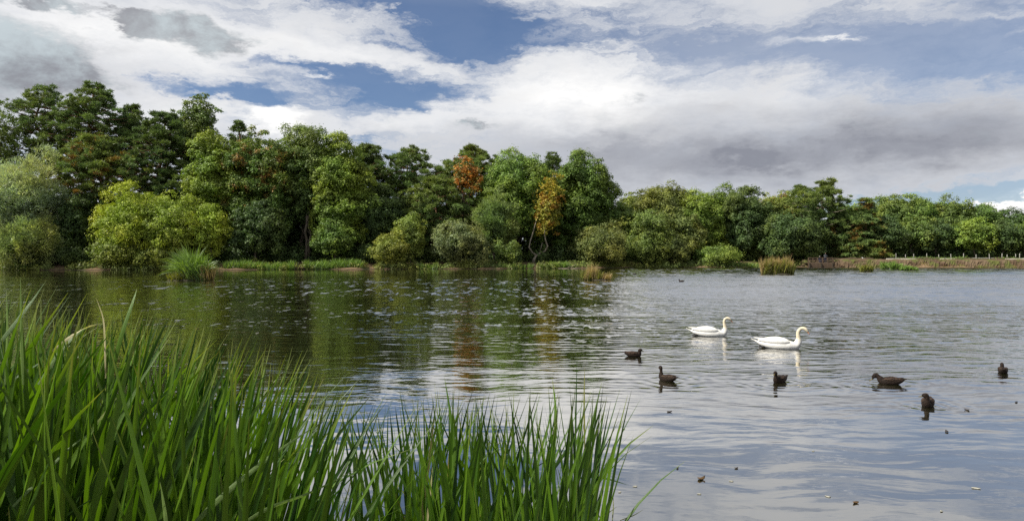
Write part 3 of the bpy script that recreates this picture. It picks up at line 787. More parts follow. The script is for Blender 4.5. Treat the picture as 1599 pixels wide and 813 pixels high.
for px in np.arange(-260, 1860, 7.0):
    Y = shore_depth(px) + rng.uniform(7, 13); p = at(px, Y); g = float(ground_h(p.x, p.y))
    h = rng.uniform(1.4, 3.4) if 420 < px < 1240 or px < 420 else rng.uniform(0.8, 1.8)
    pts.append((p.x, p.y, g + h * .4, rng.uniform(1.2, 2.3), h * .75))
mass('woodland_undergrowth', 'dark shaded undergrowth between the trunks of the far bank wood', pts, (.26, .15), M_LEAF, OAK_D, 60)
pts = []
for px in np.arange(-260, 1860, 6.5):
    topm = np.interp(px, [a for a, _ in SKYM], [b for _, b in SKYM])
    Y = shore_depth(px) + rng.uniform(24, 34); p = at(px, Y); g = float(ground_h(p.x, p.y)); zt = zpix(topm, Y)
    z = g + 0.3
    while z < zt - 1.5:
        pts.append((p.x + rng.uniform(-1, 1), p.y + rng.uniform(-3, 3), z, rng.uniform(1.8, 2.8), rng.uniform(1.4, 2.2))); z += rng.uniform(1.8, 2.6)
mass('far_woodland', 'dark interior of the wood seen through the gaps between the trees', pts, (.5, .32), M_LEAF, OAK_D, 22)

pts = []
GAPS = [(82, 106), (340, 350), (568, 584), (668, 680), (815, 840)]
for px in np.arange(-200, 1250, 1.7):
    if any(a < px < b for a, b in GAPS) or 352 < px < 566 and rng.random() < .5: continue
    Y = float(shore_depth(px)) + rng.uniform(-.6, 2.4); p = at(px, Y); g = max(0.0, float(ground_h(p.x, p.y)))
    h = rng.uniform(.25, 1.0); pts.append((p.x, p.y, g + h * .3, rng.uniform(.4, .95), h))
mass('bank_vegetation', 'low mixed greenery overhanging the waterline of the far bank', pts, (.17, .07), M_LEAF, (0.12, 0.15, 0.03), 110)

# ------------------------------------------------------------------ reed blades
def blade_mesh(P0, D0, side, L, Wd, bend, bend_dir, fold=0.25, seg=8, taper_pow=1.6, kink=None):
    """many strap leaves at once: arrays of root, direction, width direction, length, half width, bend"""
    n = len(P0); ts = np.linspace(0, 1, seg + 1)
    D0 = unit(D0); side = unit(side - (side * D0).sum(1, keepdims=True) * D0)
    nrm = np.cross(D0, side)
    V = np.empty((n, seg + 1, 3, 3)); UV = np.empty((n, seg + 1, 3, 2))
    pos = P0.copy(); step = L / seg
    for k, t in enumerate(ts):
        d = unit(D0 + bend_dir * (bend * (t ** 1.8))[:, None])
        if k: pos = pos + d * step[:, None]
        if kink is not None:
            pass
        w = Wd * (1 - t ** taper_pow) ** 0.8 * (0.75 + 0.25 * min(1, t * 5)) if t < 1 else Wd * 0.02
        sd_ = unit(side - (side * d).sum(1, keepdims=True) * d)
        nn = np.cross(d, sd_)
        V[:, k, 0] = pos - sd_ * w[:, None]; V[:, k, 1] = pos + nn * (w * fold)[:, None]; V[:, k, 2] = pos + sd_ * w[:, None]
        UV[:, k, 0] = (0, t); UV[:, k, 1] = (.5, t); UV[:, k, 2] = (1, t)
    base = (np.arange(n) * (seg + 1) * 3)[:, None, None]
    r_ = (np.arange(seg) * 3)[None, :, None]
    q1 = np.array([0, 1, 4, 3])[None, None, :]; q2 = np.array([1, 2, 5, 4])[None, None, :]
    Fc = np.concatenate([(base + r_ + q1), (base + r_ + q2)], 1).reshape(-1)
    return V.reshape(-1, 3), Fc, UV.reshape(-1, 2)

def height_cap(px):   # photo row reached by the leaf tips along the reed bed
    return np.interp(px, [-200, 0, 50, 110, 200, 260, 330, 390, 440, 520, 600, 650, 700, 780, 860, 930, 962, 1000],
                     [400, 462, 478, 492, 482, 515, 545, 560, 585, 612, 625, 615, 606, 622, 612, 608, 640, 700])
def reed_roots(n, px0, px1, Y0, Y1, rng, ppow=1.0):
    Y = Y0 + (Y1 - Y0) * rng.random(n) ** ppow; px = rng.uniform(px0, px1, n)
    return px, Y
def make_reeds(px, Y, rng, lean_x, lean_sd, wmul=1.0, scatter=17):
    n = len(px)
    X = (px - CX) / F * Y
    g = np.maximum(ground_h(X, Y), -0.25)
    # tips reach about the outline of the bed as seen over the water, shorter ones inside it
    lx = rng.normal(lean_x, lean_sd, n); ly = rng.normal(0.0, 0.10, n)
    lx = np.where((px > 870) & (lx > 0.10), lx * 0.3, lx)
    tip_px = px + lx * 1.1 * F / Y * 1.0
    cap = height_cap(tip_px) - 10 * (tip_px < 420) + np.abs(rng.normal(0, 1, n)) * scatter * 1.8 - 14
    L = np.clip((EYE + (HZ - cap) * Y / F - g), 0.5, 2.3)
    short = rng.random(n) < 0.35
    L = np.where(short, L * rng.uniform(.45, .85, n), L)
    D = np.stack([lx, ly, np.ones(n)], 1)
    yaw = rng.normal(0, 0.75, n)
    side = np.stack([np.cos(yaw), np.sin(yaw), np.zeros(n)], 1)
    bd = np.stack([np.sign(lx) * rng.uniform(.2, 1, n), rng.normal(0, .5, n), -0.5 * rng.random(n)], 1)
    bend = np.abs(rng.normal(0.12, 0.16, n)); far_ = rng.random(n) < 0.06; bend = np.where(far_, bend + rng.uniform(.5, 1.3, n), bend)
    wd = rng.uniform(0.0075, 0.0135, n) * wmul
    return np.stack([X, Y, g - 0.03], 1), D, side, L * np.sqrt(1 + lx ** 2) , wd, bend, bd

def reed_bed(name, label, n_single, n_mass, px0, px1, Y0, Y1, lean, sd_, seed, near_first=True, dry=0.05, wmul=1.0, ppow=1.0):
    rng = np.random.default_rng(seed)
    n = n_single + n_mass
    px, Y = reed_roots(n, px0, px1, Y0, Y1, rng, ppow)
    # clumps with gaps between them
    cl = rng.uniform(px0, px1, max(6, int((px1 - px0) / 26))); j = np.abs(px[:, None] - cl[None]).argmin(1)
    px = px + (cl[j] - px) * rng.uniform(0.1, 0.75, n)
    if px0 > 400: thin = (px < 600) & (rng.random(n) < 0.62); px = np.where(thin, rng.uniform(640, px1, n), px)
    order = np.argsort(Y); px, Y = px[order], Y[order]
    A = make_reeds(px, Y, rng, lean, sd_, wmul)
    root = empty(name, (float(A[0][:, 0].mean()), float(A[0][:, 1].mean()), float(np.mean(A[0][:, 2]))))
    tag(root, label, 'reeds', 'green reed beds in the foreground')
    o0 = np.array(root.location)
    # leaves that show largest: a spread of the nearest and of the tallest outline ones
    pick = rng.choice(n, n_single, replace=False, p=(1 / Y ** 2) / (1 / Y ** 2).sum())
    mask = np.zeros(n, bool); mask[pick] = True
    for i_ in pick:
        B = [a[i_:i_ + 1] for a in A]
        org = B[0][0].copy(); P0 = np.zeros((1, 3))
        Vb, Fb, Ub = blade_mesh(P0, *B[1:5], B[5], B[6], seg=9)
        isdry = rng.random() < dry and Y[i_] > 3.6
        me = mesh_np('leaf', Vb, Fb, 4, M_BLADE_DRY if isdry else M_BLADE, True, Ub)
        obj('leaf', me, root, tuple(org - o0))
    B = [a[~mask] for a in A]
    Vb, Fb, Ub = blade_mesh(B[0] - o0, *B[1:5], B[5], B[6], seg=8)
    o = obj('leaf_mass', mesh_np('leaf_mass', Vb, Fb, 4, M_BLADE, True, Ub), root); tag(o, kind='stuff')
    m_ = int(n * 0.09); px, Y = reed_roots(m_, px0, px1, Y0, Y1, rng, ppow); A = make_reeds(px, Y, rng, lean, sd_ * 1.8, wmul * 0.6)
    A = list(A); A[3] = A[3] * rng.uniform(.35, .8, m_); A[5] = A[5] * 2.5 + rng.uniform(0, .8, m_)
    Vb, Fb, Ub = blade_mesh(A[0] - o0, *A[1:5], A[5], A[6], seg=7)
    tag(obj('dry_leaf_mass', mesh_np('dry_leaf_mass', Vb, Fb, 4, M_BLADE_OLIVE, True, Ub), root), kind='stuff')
    # thin dead stalks low among the leaves
    return root, o0

bedL, oL = reed_bed('reed_bed', 'dense tall green reed bed filling the lower left corner', 170, 920, -230, 430, 2.5, 4.9, 0.09, 0.18, 11, wmul=2.2, dry=0.07)
bedR, oR = reed_bed('reed_bed', 'sparser upright green reeds standing in the water, right of the dense bed', 130, 280, 430, 918, 3.9, 6.2, 0.01, 0.12, 12, dry=0.03, wmul=1.9)

def hand_blade(parent, o0, pts_px, width, mat, name='leaf', label=None):
    """a single leaf along given photo points (px, py, depth)"""
    pts = [at(a, Y, zpix(b, Y)) for a, b, Y in pts_px]
    # resample smoothly
    P_ = np.array([tuple(p) for p in pts]); m = 14
    s = np.linspace(0, len(P_) - 1, m)
    Pm = np.stack([np.interp(s, range(len(P_)), P_[:, k]) for k in range(3)], 1)
    for _ in range(3): Pm[1:-1] = (Pm[:-2] + 2 * Pm[1:-1] + Pm[2:]) / 4
    V, Fc, UV = [], [], []
    for k in range(m):
        d = Pm[min(k + 1, m - 1)] - Pm[max(k - 1, 0)]; d /= np.linalg.norm(d)
        sdv = np.cross(d, np.array([0.15, 1, 0.1])); sdv /= np.linalg.norm(sdv)
        t = k / (m - 1); w = width * max(0.02, (1 - t ** 2.2)) * (0.6 + 0.4 * min(1, t * 4)); nn = np.cross(sdv, d)
        V += [Pm[k] - sdv * w - o0, Pm[k] - nn * w * .25 - o0, Pm[k] + sdv * w - o0]; UV += [(0, t), (.5, t), (1, t)]
    for k in range(m - 1):
        b = 3 * k; Fc += [b, b + 1, b + 4, b + 3, b + 1, b + 2, b + 5, b + 4]
    o = obj(name, mesh_np(name, np.array(V), np.array(Fc), 4, mat, True, np.array(UV)), parent)
    if label: o['label'] = label
M_BLADE_PALE = blade_material('pale_reed_leaf', (0.13, 0.21, 0.06), (0.20, 0.30, 0.09), (0.3, 0.34, 0.15), (0.1, 0.16, 0.05), 0.35)
H = hand_blade
H(bedL, oL, [(280, 840, 2.7), (350, 770, 2.75), (430, 705, 2.85), (500, 660, 3.0)], .012, M_BLADE_PALE, label='long light green leaf leaning far right across the bed')
H(bedL, oL, [(360, 830, 2.7), (420, 790, 2.7), (480, 772, 2.8), (560, 730, 2.9)], .008, M_BLADE_PALE)
H(bedL, oL, [(262, 860, 2.5), (258, 800, 2.5), (250, 752, 2.5)], .010, M_BLADE_PALE, label='pale broken leaf stub')
H(bedL, oL, [(20, 790, 2.6), (60, 750, 2.65), (105, 700, 2.7), (152, 668, 2.8)], .007, M_BLADE_PALE, label='long pale bent leaf')
H(bedL, oL, [(60, 600, 2.9), (95, 545, 2.95), (125, 515, 3.0), (155, 504, 3.1)], .009, M_BLADE_PALE)
H(bedL, oL, [(165, 590, 3.0), (163, 500, 3.0), (150, 464, 3.0)], .005, M_BLADE_DRY)
H(bedL, oL, [(36, 600, 2.8), (33, 520, 2.8), (32, 432, 2.8)], .008, M_BLADE_PALE)
H(bedL, oL, [(-20, 560, 2.7), (20, 510, 2.75), (50, 470, 2.8), (72, 438, 2.9)], .010, M_BLADE)
H(bedL, oL, [(8, 600, 2.8), (12, 520, 2.8), (10, 450, 2.8)], .007, M_BLADE_PALE)
H(bedL, oL, [(170, 600, 3.0), (190, 520, 3.0), (208, 470, 3.05), (214, 450, 3.1)], .011, M_BLADE)
H(bedL, oL, [(82, 548, 2.9), (110, 525, 2.9), (135, 510, 3.0), (158, 505, 3.1)], .007, M_BLADE_DRY)
H(bedR, oR, [(905, 840, 5.6), (925, 760, 5.7), (937, 700, 5.8), (940, 640, 5.9)], .018, M_BLADE)
H(bedR, oR, [(915, 810, 5.6), (932, 755, 5.7), (950, 728, 5.8), (966, 714, 5.9)], .015, M_BLADE)
H(bedR, oR, [(905, 746, 5.6), (925, 743, 5.6), (950, 747, 5.5), (982, 757, 5.4)], .012, M_BLADE, label='leaf drooping sideways over open water')
H(bedR, oR, [(935, 840, 5.6), (945, 800, 5.7), (955, 766, 5.8)], .014, M_BLADE)
H(bedR, oR, [(956, 815, 5.6), (958, 790, 5.7), (957, 766, 5.8)], .005, M_BLADE_OLIVE)
H(bedR, oR, [(968, 812, 5.9), (990, 804, 5.9), (1006, 794, 6.0)], .005, M_BLADE_OLIVE)
H(bedR, oR, [(940, 812, 5.6), (925, 790, 5.6), (915, 770, 5.6)], .008, M_BLADE_PALE)
H(bedR, oR, [(748, 830, 4.4), (757, 790, 4.4), (760, 750, 4.4)], .012, M_BLADE_PALE, label='pale torn leaf')
H(bedR, oR, [(897, 760, 5.5), (899, 660, 5.6), (901, 556, 5.7)], .009, M_BLADE)
H(bedR, oR, [(913, 700, 5.5), (912, 620, 5.6), (913, 572, 5.7)], .007, M_BLADE_OLIVE)
H(bedR, oR, [(880, 830, 5.4), (905, 740, 5.5), (925, 660, 5.6), (940, 595, 5.8)], .019, M_BLADE)
H(bedR, oR, [(800, 830, 5.0), (840, 760, 5.1), (890, 700, 5.2), (925, 612, 5.4)], .018, M_BLADE)
H(bedR, oR, [(690, 830, 4.6), (712, 740, 4.7), (706, 660, 4.8), (694, 588, 4.9)], .020, M_BLADE)
H(bedR, oR, [(830, 820, 5.0), (862, 720, 5.1), (870, 650, 5.2), (862, 588, 5.3)], .018, M_BLADE)

# dead stalks and litter at the foot of the right-hand reeds
rng = np.random.default_rng(5)
parts = []
for k in range(70):
    px = rng.uniform(760, 945); Y = rng.uniform(5.3, 6.3); p = at(px, Y, 0)
    a_ = rng.normal(0, .5); L_ = rng.uniform(.12, .4)
    parts.append(tube(bent((p.x, p.y, -.02), (p.x + math.sin(a_) * L_, p.y + rng.normal(0, .1), L_ * abs(math.cos(a_)) + .02), rng, .12, 4), taper(.005, .002, 4), 4, False))
for k in range(40):
    px = rng.uniform(790, 930); Y = rng.uniform(5.4, 6.2); p = at(px, Y, 0); a_ = rng.uniform(0, 2 * PI); L_ = rng.uniform(.08, .25)
    parts.append(tube(bent((p.x, p.y, rng.uniform(.005, .08)), (p.x + math.cos(a_) * L_, p.y + math.sin(a_) * L_, rng.uniform(.005, .1)), rng, .1, 4), taper(.006, .003, 4), 4, False))
Vw, Fw = join(parts)
tag(obj('dead_reed_litter', mesh_py('dead_reed_litter', Vw, Fw, plain('rotten_reed', (.14, .10, .055), .9, .1, .5, 6), True)), 'tangle of dead brown stalks in the water at the foot of the right-hand reeds', kind='stuff')

# ------------------------------------------------------------------ reeds on the far bank and the little reed islands
def tuft_strip(name, label, cat, px0, px1, ytop, back0, back1, n, mat, seed, wd=.05, lean=.25, lean_x=0.0, group=None, zb=None, Yabs=None, droop=.5, drop=.35, island=False):
    rng = np.random.default_rng(seed)
    px = rng.uniform(px0, px1, n)
    Y = (shore_depth(px) if Yabs is None else np.full(n, Yabs)) + rng.uniform(back0, back1, n)
    X = (px - CX) / F * Y; g = np.maximum(ground_h(X, Y), -0.02) if zb is None else np.full(n, zb)
    yt = np.interp(px, [a for a, _ in ytop], [b for _, b in ytop]) if isinstance(ytop, list) else np.full(n, float(ytop))
    L = np.clip(EYE + (HZ - yt) * Y / F - g, .3, 6) * rng.uniform(1 - drop, 1.05, n) * (0.86 + 0.20 * np.sin(px * .37 + seed) * np.sin(px * .11 + 2) + 0.12 * np.sin(px * 1.1))
    D = np.stack([rng.normal(lean_x, lean, n), rng.normal(-.05, lean, n), np.ones(n)], 1)
    a_ = rng.uniform(0, PI, n)
    side = np.stack([np.cos(a_), np.sin(a_), np.zeros(n)], 1)
    bd = np.stack([np.sign(D[:, 0]) * rng.uniform(.2, 1, n), rng.normal(0, .5, n), -.7 * np.ones(n)], 1)
    c = np.array([X.mean(), Y.mean(), float(g.mean())])
    Vb, Fb, Ub = blade_mesh(np.stack([X, Y, g], 1) - c, D, side, L, rng.uniform(.6, 1.3, n) * wd, np.abs(rng.normal(droop * .5, droop * .6, n)), bd, seg=5)
    return Vb, Fb, Ub, c
def patch(name, label, cat, *a, group=None, mat=M_BLADE_FAR, **k):
    Vb, Fb, Ub, c = tuft_strip(name, label, cat, *a, mat, **k)
    o = obj(name, mesh_np(name, Vb, Fb, 4, mat, True, Ub), None, tuple(c))
    return tag(o, label, cat, group)
GR = 'grassy reed strips on the far bank'
patch('reed_patch', 'long strip of bright green reeds on the left bank below the dark large-leaved tree', 'reeds', 350, 460, [(350, 404), (380, 402), (420, 407), (460, 403)], -.5, 2.2, 1500, seed=21, group=GR)
patch('reed_patch', 'strip of green reeds between the little timber landing and the sandy slope', 'reeds', 474, 566, [(474, 404), (500, 403), (530, 400), (566, 400)], -.5, 2.2, 1400, seed=22, group=GR)
patch('reed_patch', 'rounded clump of fresh green grass under the yellow tree', 'grass', 842, 898, [(842, 412), (862, 405), (878, 403), (898, 412)], -.4, 2.0, 900, seed=23, group=GR, wd=.045, droop=.9)
patch('reed_patch', 'low light green grass strip left of the large reed island', 'grass', 1140, 1200, 408, -.2, 2.4, 700, seed=24, group=GR, wd=.05, droop=.9)
patch('reed_patch', 'thin tuft of reeds below the small green bush in the middle of the bank', 'reeds', 776, 832, 409, -.3, 1.5, 350, seed=25, group=GR)
patch('reed_patch', 'small tuft of reeds left of the wide grey-olive dome bush', 'reeds', 652, 684, 408, -.3, 1.6, 260, seed=26, group=GR)
patch('reed_patch', 'short grass tuft at the foot of the silvery willow', 'grass', 2, 42, 409, -.4, 1.5, 300, seed=27, group=GR)
patch('bank_weeds', 'straggling green weeds along the top of the earth embankment', 'weeds', 1395, 1599, [(1395, 403), (1440, 402), (1475, 401), (1500, 406), (1555, 405), (1580, 403), (1599, 404)], .6, 2.6, 900, seed=28, group=None, wd=.05, droop=.6, drop=.6)
patch('bank_weeds', 'dry brown weeds hanging down the face of the earth embankment', 'weeds', 1300, 1600, 411, -.3, .5, 1100, seed=29, mat=M_BLADE_TAN, wd=.04, droop=.9, drop=.7, lean=.4)
patch('bank_weeds', 'dull olive weeds at the waterline of the earth embankment', 'weeds', 1395, 1640, 413, -.5, .1, 900, seed=30, mat=M_BLADE_OLIVE, wd=.05, droop=.6, drop=.6, lean=.4)

def islet(px0, px1, ywater, layers, label, seed, mound=.14):
    Yw = ydepth(ywater); s = Yw / F; cx = (px0 + px1) / 2; w = (px1 - px0) * s / 2
    dep = min(w * .7, 2.2); Yc = Yw + dep
    root = empty('reed_island', tuple(at(cx, Yc, 0))); tag(root, label, 'reed island', 'small reed islands in the lake')
    rng = np.random.default_rng(seed); nseg = 22; V = [(0, 0, mound)]; Fc = []
    for ring, (f, z) in enumerate(((.5, mound * .9), (.85, mound * .55), (1.0, -.25))):
        for k in range(nseg):
            a = 2 * PI * k / nseg; j = 1 + .12 * math.sin(3 * a + seed) + .06 * math.sin(7 * a)
            V.append((math.cos(a) * w * f * j, math.sin(a) * dep * f * j, z))
    for k in range(nseg):
        Fc.append((0, 1 + k, 1 + (k + 1) % nseg))
        for r_ in range(2): b = 1 + r_ * nseg; Fc.append((b + k, b + nseg + k, b + nseg + (k + 1) % nseg, b + (k + 1) % nseg))
    obj('mound', mesh_py('mound', V, Fc, M_BARK_DARK, True), root)
    for (name, p0, p1, yt, n, mat, kw) in layers:
        kw = dict(kw); y0 = kw.pop('y0', -dep * .75); y1 = kw.pop('y1', dep * .7)
        Vb, Fb, Ub, c = tuft_strip('', '', '', p0, p1, yt, y0, y1, n, mat, seed + n, Yabs=Yc, zb=.0, **kw)
        o = obj(name, mesh_np(name, Vb, Fb, 4, mat, True, Ub), root, tuple(Vector(c) - root.location)); tag(o, kind='stuff')
    return root, Yc
r1, Y1 = islet(262, 336, 438.5, [
    ('green_reeds', 290, 322, [(286, 384), (300, 376), (315, 384), (322, 392)], 800, M_BLADE_FAR, dict(lean=.22, lean_x=-.18, wd=.06, droop=1.3, drop=.25)),
    ('green_reeds', 262, 334, [(262, 424), (280, 414), (300, 416), (334, 424)], 700, M_BLADE_OLIVE, dict(lean=.35, wd=.045, droop=.7, drop=.6)),
    ('tan_reeds', 312, 334, [(312, 408), (325, 405), (334, 412)], 420, M_BLADE_TAN, dict(lean=.12, wd=.035, droop=.4, drop=.5)),
    ('yellow_reeds', 262, 300, [(262, 428), (275, 420), (300, 424)], 300, M_BLADE_OLIVE, dict(lean=.3, wd=.04, droop=.7, drop=.5))],
    'reed island in front of the bright willows, with green reeds drooping over to the left', 41)
islet(906, 954, 437.5, [
    ('green_reeds', 908, 940, [(908, 424), (925, 413), (940, 422)], 420, M_BLADE_OLIVE, dict(lean=.2, wd=.04, droop=.4, drop=.5)),
    ('tan_reeds', 912, 934, [(912, 420), (924, 405), (934, 416)], 260, M_BLADE_TAN, dict(lean=.10, wd=.025, droop=.3, drop=.4)),
    ('low_reeds', 934, 954, [(934, 424), (945, 421), (954, 424)], 240, M_BLADE_TAN, dict(lean=.3, wd=.03, droop=.6, drop=.5))],
    'small tan and green reed island in the middle of the view', 42)
islet(1188, 1241, 428.5, [
    ('green_reeds', 1192, 1240, [(1192, 402), (1215, 400), (1240, 406)], 1500, M_BLADE_OLIVE, dict(lean=.12, wd=.055, droop=.4, drop=.4)),
    ('tan_reeds', 1189, 1236, [(1189, 402), (1200, 398), (1232, 398), (1238, 404)], 700, M_BLADE_TAN, dict(lean=.09, wd=.035, droop=.3, drop=.25))],
    'large block of reeds with tan tops standing in the lake before the dark low tree', 43)
islet(1344, 1362, 424.5, [('green_reeds', 1343, 1363, [(1343, 412), (1352, 408), (1363, 412)], 420, M_BLADE_OLIVE, dict(lean=.15, wd=.055, droop=.6, drop=.4))],
    'smallest round reed island, below the tiered conifer', 44)
islet(1377, 1388, 420.5, [('green_reeds', 1376, 1388, [(1376, 407), (1382, 404), (1388, 408)], 300, M_BLADE_FAR, dict(lean=.15, wd=.06, droop=.9, drop=.4))],
    'dark green reed tuft, leftmost of the close row off the embankment', 45)
islet(1391, 1408, 421, [('green_reeds', 1391, 1408, [(1391, 405), (1400, 406), (1408, 409)], 380, M_BLADE_FAR, dict(lean=.15, wd=.06, droop=.9, drop=.4))],
    'middle reed tuft of the close row off the embankment', 46)
islet(1404, 1434, 422.5, [('green_reeds', 1405, 1433, [(1405, 416), (1415, 411), (1425, 413), (1433, 418)], 600, M_BLADE_FAR, dict(lean=.25, wd=.06, droop=1.0, drop=.4))],
    'low spreading bright green reed tuft, rightmost of the close row off the embankment', 47)

# ------------------------------------------------------------------ embankment, fence, jetty on the right
def bank_pt(px, off, z):
    Y = float(shore_depth(px)) + off; return at(px, Y, z)
V, Fc = [], []
prof = [(-.9, -.9), (-.55, .02), (-.35, .35), (-.1, .75), (.15, 1.15), (.5, 1.42), (1.1, 1.52), (3.6, 1.55)]
pxs = np.arange(1244, 2100, 2.0); rng = np.random.default_rng(3)
for j, px in enumerate(pxs):
    fade = min(1.0, (px - 1240) / 14.0)
    for k, (o_, z_) in enumerate(prof):
        jit = 0.09 * math.sin(px * .23 + k) + rng.normal() * .05
        p = bank_pt(px, o_ + (jit * 1.6 if 0 < k < 7 else 0), (z_ * fade if z_ > 0 else z_) + (jit * .6 if 0 < k < 7 else 0)); V.append(tuple(p))
npf = len(prof)
for j in range(len(pxs) - 1):
    for k in range(npf - 1): b = j * npf + k; Fc.append((b, b + npf, b + npf + 1, b + 1))
tag(obj('embankment', mesh_py('embankment', V, Fc, M_BANK, False)), kind='structure')

# fence of grey posts and pale rails along the path
path_z = 1.5
def post_mesh(h, w):
    V, Fc = box(-w, w, -w, w, -.25, h - .08)
    V2 = [(-w, -w, h - .08), (w, -w, h - .08), (w, w, h - .08), (-w, w, h - .08), (0, 0, h)]
    return join([(V, Fc), (V2, [(0, 1, 4), (1, 2, 4), (2, 3, 4), (3, 0, 4)])])
fence = empty('post_fence', tuple(bank_pt(1500, 3.0, path_z))); tag(fence, 'row of thin grey posts with low rails along the path on the right', 'fence')
fl = fence.location
me_post = mesh_py('post', *post_mesh(1.0, .05), M_POST)
post_px = [1384, 1399, 1414, 1427, 1447, 1466, 1485, 1504.5, 1524.5, 1545, 1564.5, 1573, 1586, 1592, 1612, 1634]
for k, px in enumerate(post_px):
    p = bank_pt(px, 3.0, path_z); o = obj('post', me_post, fence, tuple(p - fl)); o.scale = (1, 1, 1 + .12 * math.sin(k * 2.1)); o.rotation_euler = (0.03 * math.sin(k * 3), .04 * math.sin(k * 5), k)
for a, b in zip(post_px[:-1], post_px[1:]):
    pa, pb = bank_pt(a, 3.12, path_z + .22) - fl, bank_pt(b, 3.12, path_z + .20) - fl
    obj('rail', mesh_py('rail', *tube([pa, pb], [.045, .045], 4), M_POST), fence)
# two pale low barriers
for (a, b, lab) in ((1384, 1435, 'longer cream painted low barrier rail behind the row of reed tufts'), (1468, 1491, 'shorter cream painted low barrier rail left of the open fence'), (1570, 1599, 'cream painted low barrier rail at the right edge')):
    root = empty('barrier_rail', tuple(bank_pt((a + b) / 2, 1.3, 1.0))); tag(root, lab, 'barrier', 'cream low barriers on the embankment'); rl = root.location
    n = max(2, int((b - a) / 12) + 1)
    for px in np.linspace(a + .5, b - .5, n):
        p = bank_pt(px, 1.3, 0) - rl; obj('post', mesh_py('post', *box(p.x - .06, p.x + .06, p.y - .06, p.y + .06, .1, .50), M_RAIL), root)
    pa, pb = bank_pt(a, 1.22, 1.56) - rl, bank_pt(b, 1.22, 1.56) - rl
    Vr, Fr = [], []
    for p in (pa, pb):
        Vr += [(p.x, p.y - .07, p.z - .09), (p.x, p.y + .07, p.z - .09), (p.x, p.y + .07, p.z + .09), (p.x, p.y - .07, p.z + .09)]
    obj('rail', mesh_py('rail', Vr, [(3, 2, 1, 0), (4, 5, 6, 7), (0, 1, 5, 4), (1, 2, 6, 5), (2, 3, 7, 6), (3, 0, 4, 7)], M_RAIL), root)

# jetty with boarded front and railing (photo 1262..1302)
Yj = float(shore_depth(1280)) - 1.6
jet = empty('jetty', tuple(at(1281, Yj, 0))); tag(jet, 'brown timber jetty with a railing at the foot of the leaning pine', 'jetty'); jl = jet.location
xw = lambda px: (px - 1281) / F * Yj
zt = zpix(410.3, Yj)
me_b = mesh_py('board', *box(-.11, .11, -.03, .03, -.35, zt - .03, .01), M_WOOD)
for k in range(20):
    x = xw(1263) + (xw(1301) - xw(1263)) * k / 19; o = obj('board', me_b, jet, (x, 0 + .01 * (k % 3), 0))
for k in range(8):
    y0 = .07 + k * .36; obj('deck_plank', mesh_py('deck_plank', *box(xw(1262), xw(1302), y0, y0 + .33, zt - .02, zt + .04, .01), M_WOOD), jet)
me_p = mesh_py('railing_post', *post_mesh(.95, .06), M_WOOD)
for px in (1263, 1270, 1277, 1285, 1293, 1301): obj('railing_post', me_p, jet, (xw(px), .15, zt))
for z in (.42, .86): obj('railing', mesh_py('railing', *box(xw(1262.5), xw(1301.5), .10, .145, zt + z, zt + z + .1, .01), M_WOOD), jet)
for px in (1264, 1282, 1300): obj('pile', mesh_py('pile', *tube([(xw(px), -.1, -1.2), (xw(px), -.1, zt)], [.1, .09], 8), M_BARK_DARK), jet)
# old timber piles against the bank right of the jetty
for k, px in enumerate((1302.5, 1306, 1309.5)):
    p = at(px, Yj + .3, 0); o = obj('timber_pile', mesh_py('timber_pile', *tube([(0, 0, -.8), (.02, 0, .7), (.05, 0, zpix(408, Yj) - .1 * k)], [.14, .13, .11], 8), M_WOOD), None, tuple(p))
    tag(o, ('pale upright timber pile touching the right end of the jetty', 'middle of three pale timber piles right of the jetty', 'timber pile furthest from the jetty, of three')[k], 'pile', 'three timber piles beside the jetty')
# small timber landing between the two reed strips, fallen branch
p = at(468, float(shore_depth(468)) - .4, 0)
land = empty('timber_landing', tuple(p)); tag(land, 'small dark timber landing at the water between the two reed strips', 'landing')
for k in range(5): obj('plank', mesh_py('plank', *box(-.75, .75, k * .28, k * .28 + .25, .30, .37, .01), M_WOOD), land)
for x in (-.65, .65): obj('pile', mesh_py('pile', *tube([(x, .1, -.8), (x, .1, .3)], [.07, .07], 7), M_BARK_DARK), land)
Yb = float(shore_depth(890)) - .9
rng = np.random.default_rng(8)
parts = [tube(bent(tuple(at(868, Yb, .1)), tuple(at(906, Yb - .6, .22)), rng, .04, 6), taper(.09, .04, 6), 6), tube(bent(tuple(at(892, Yb - .3, .2)), tuple(at(902, Yb - .8, .7)), rng, .1, 4), taper(.05, .015, 4), 5),
         tube(bent(tuple(at(886, Yb - .3, .15)), tuple(at(893, Yb - .6, .5)), rng, .1, 4), taper(.04, .012, 4), 5)]
c0 = at(887, Yb, 0); Vw, Fw = join(parts); Vw = [tuple(Vector(v) - c0) for v in Vw]
tag(obj('fallen_branch', mesh_py('fallen_branch', Vw, Fw, M_BARK_PALE, True), None, tuple(c0)), 'pale fallen branch lying at the waterline left of the small tan reed island', 'branch')

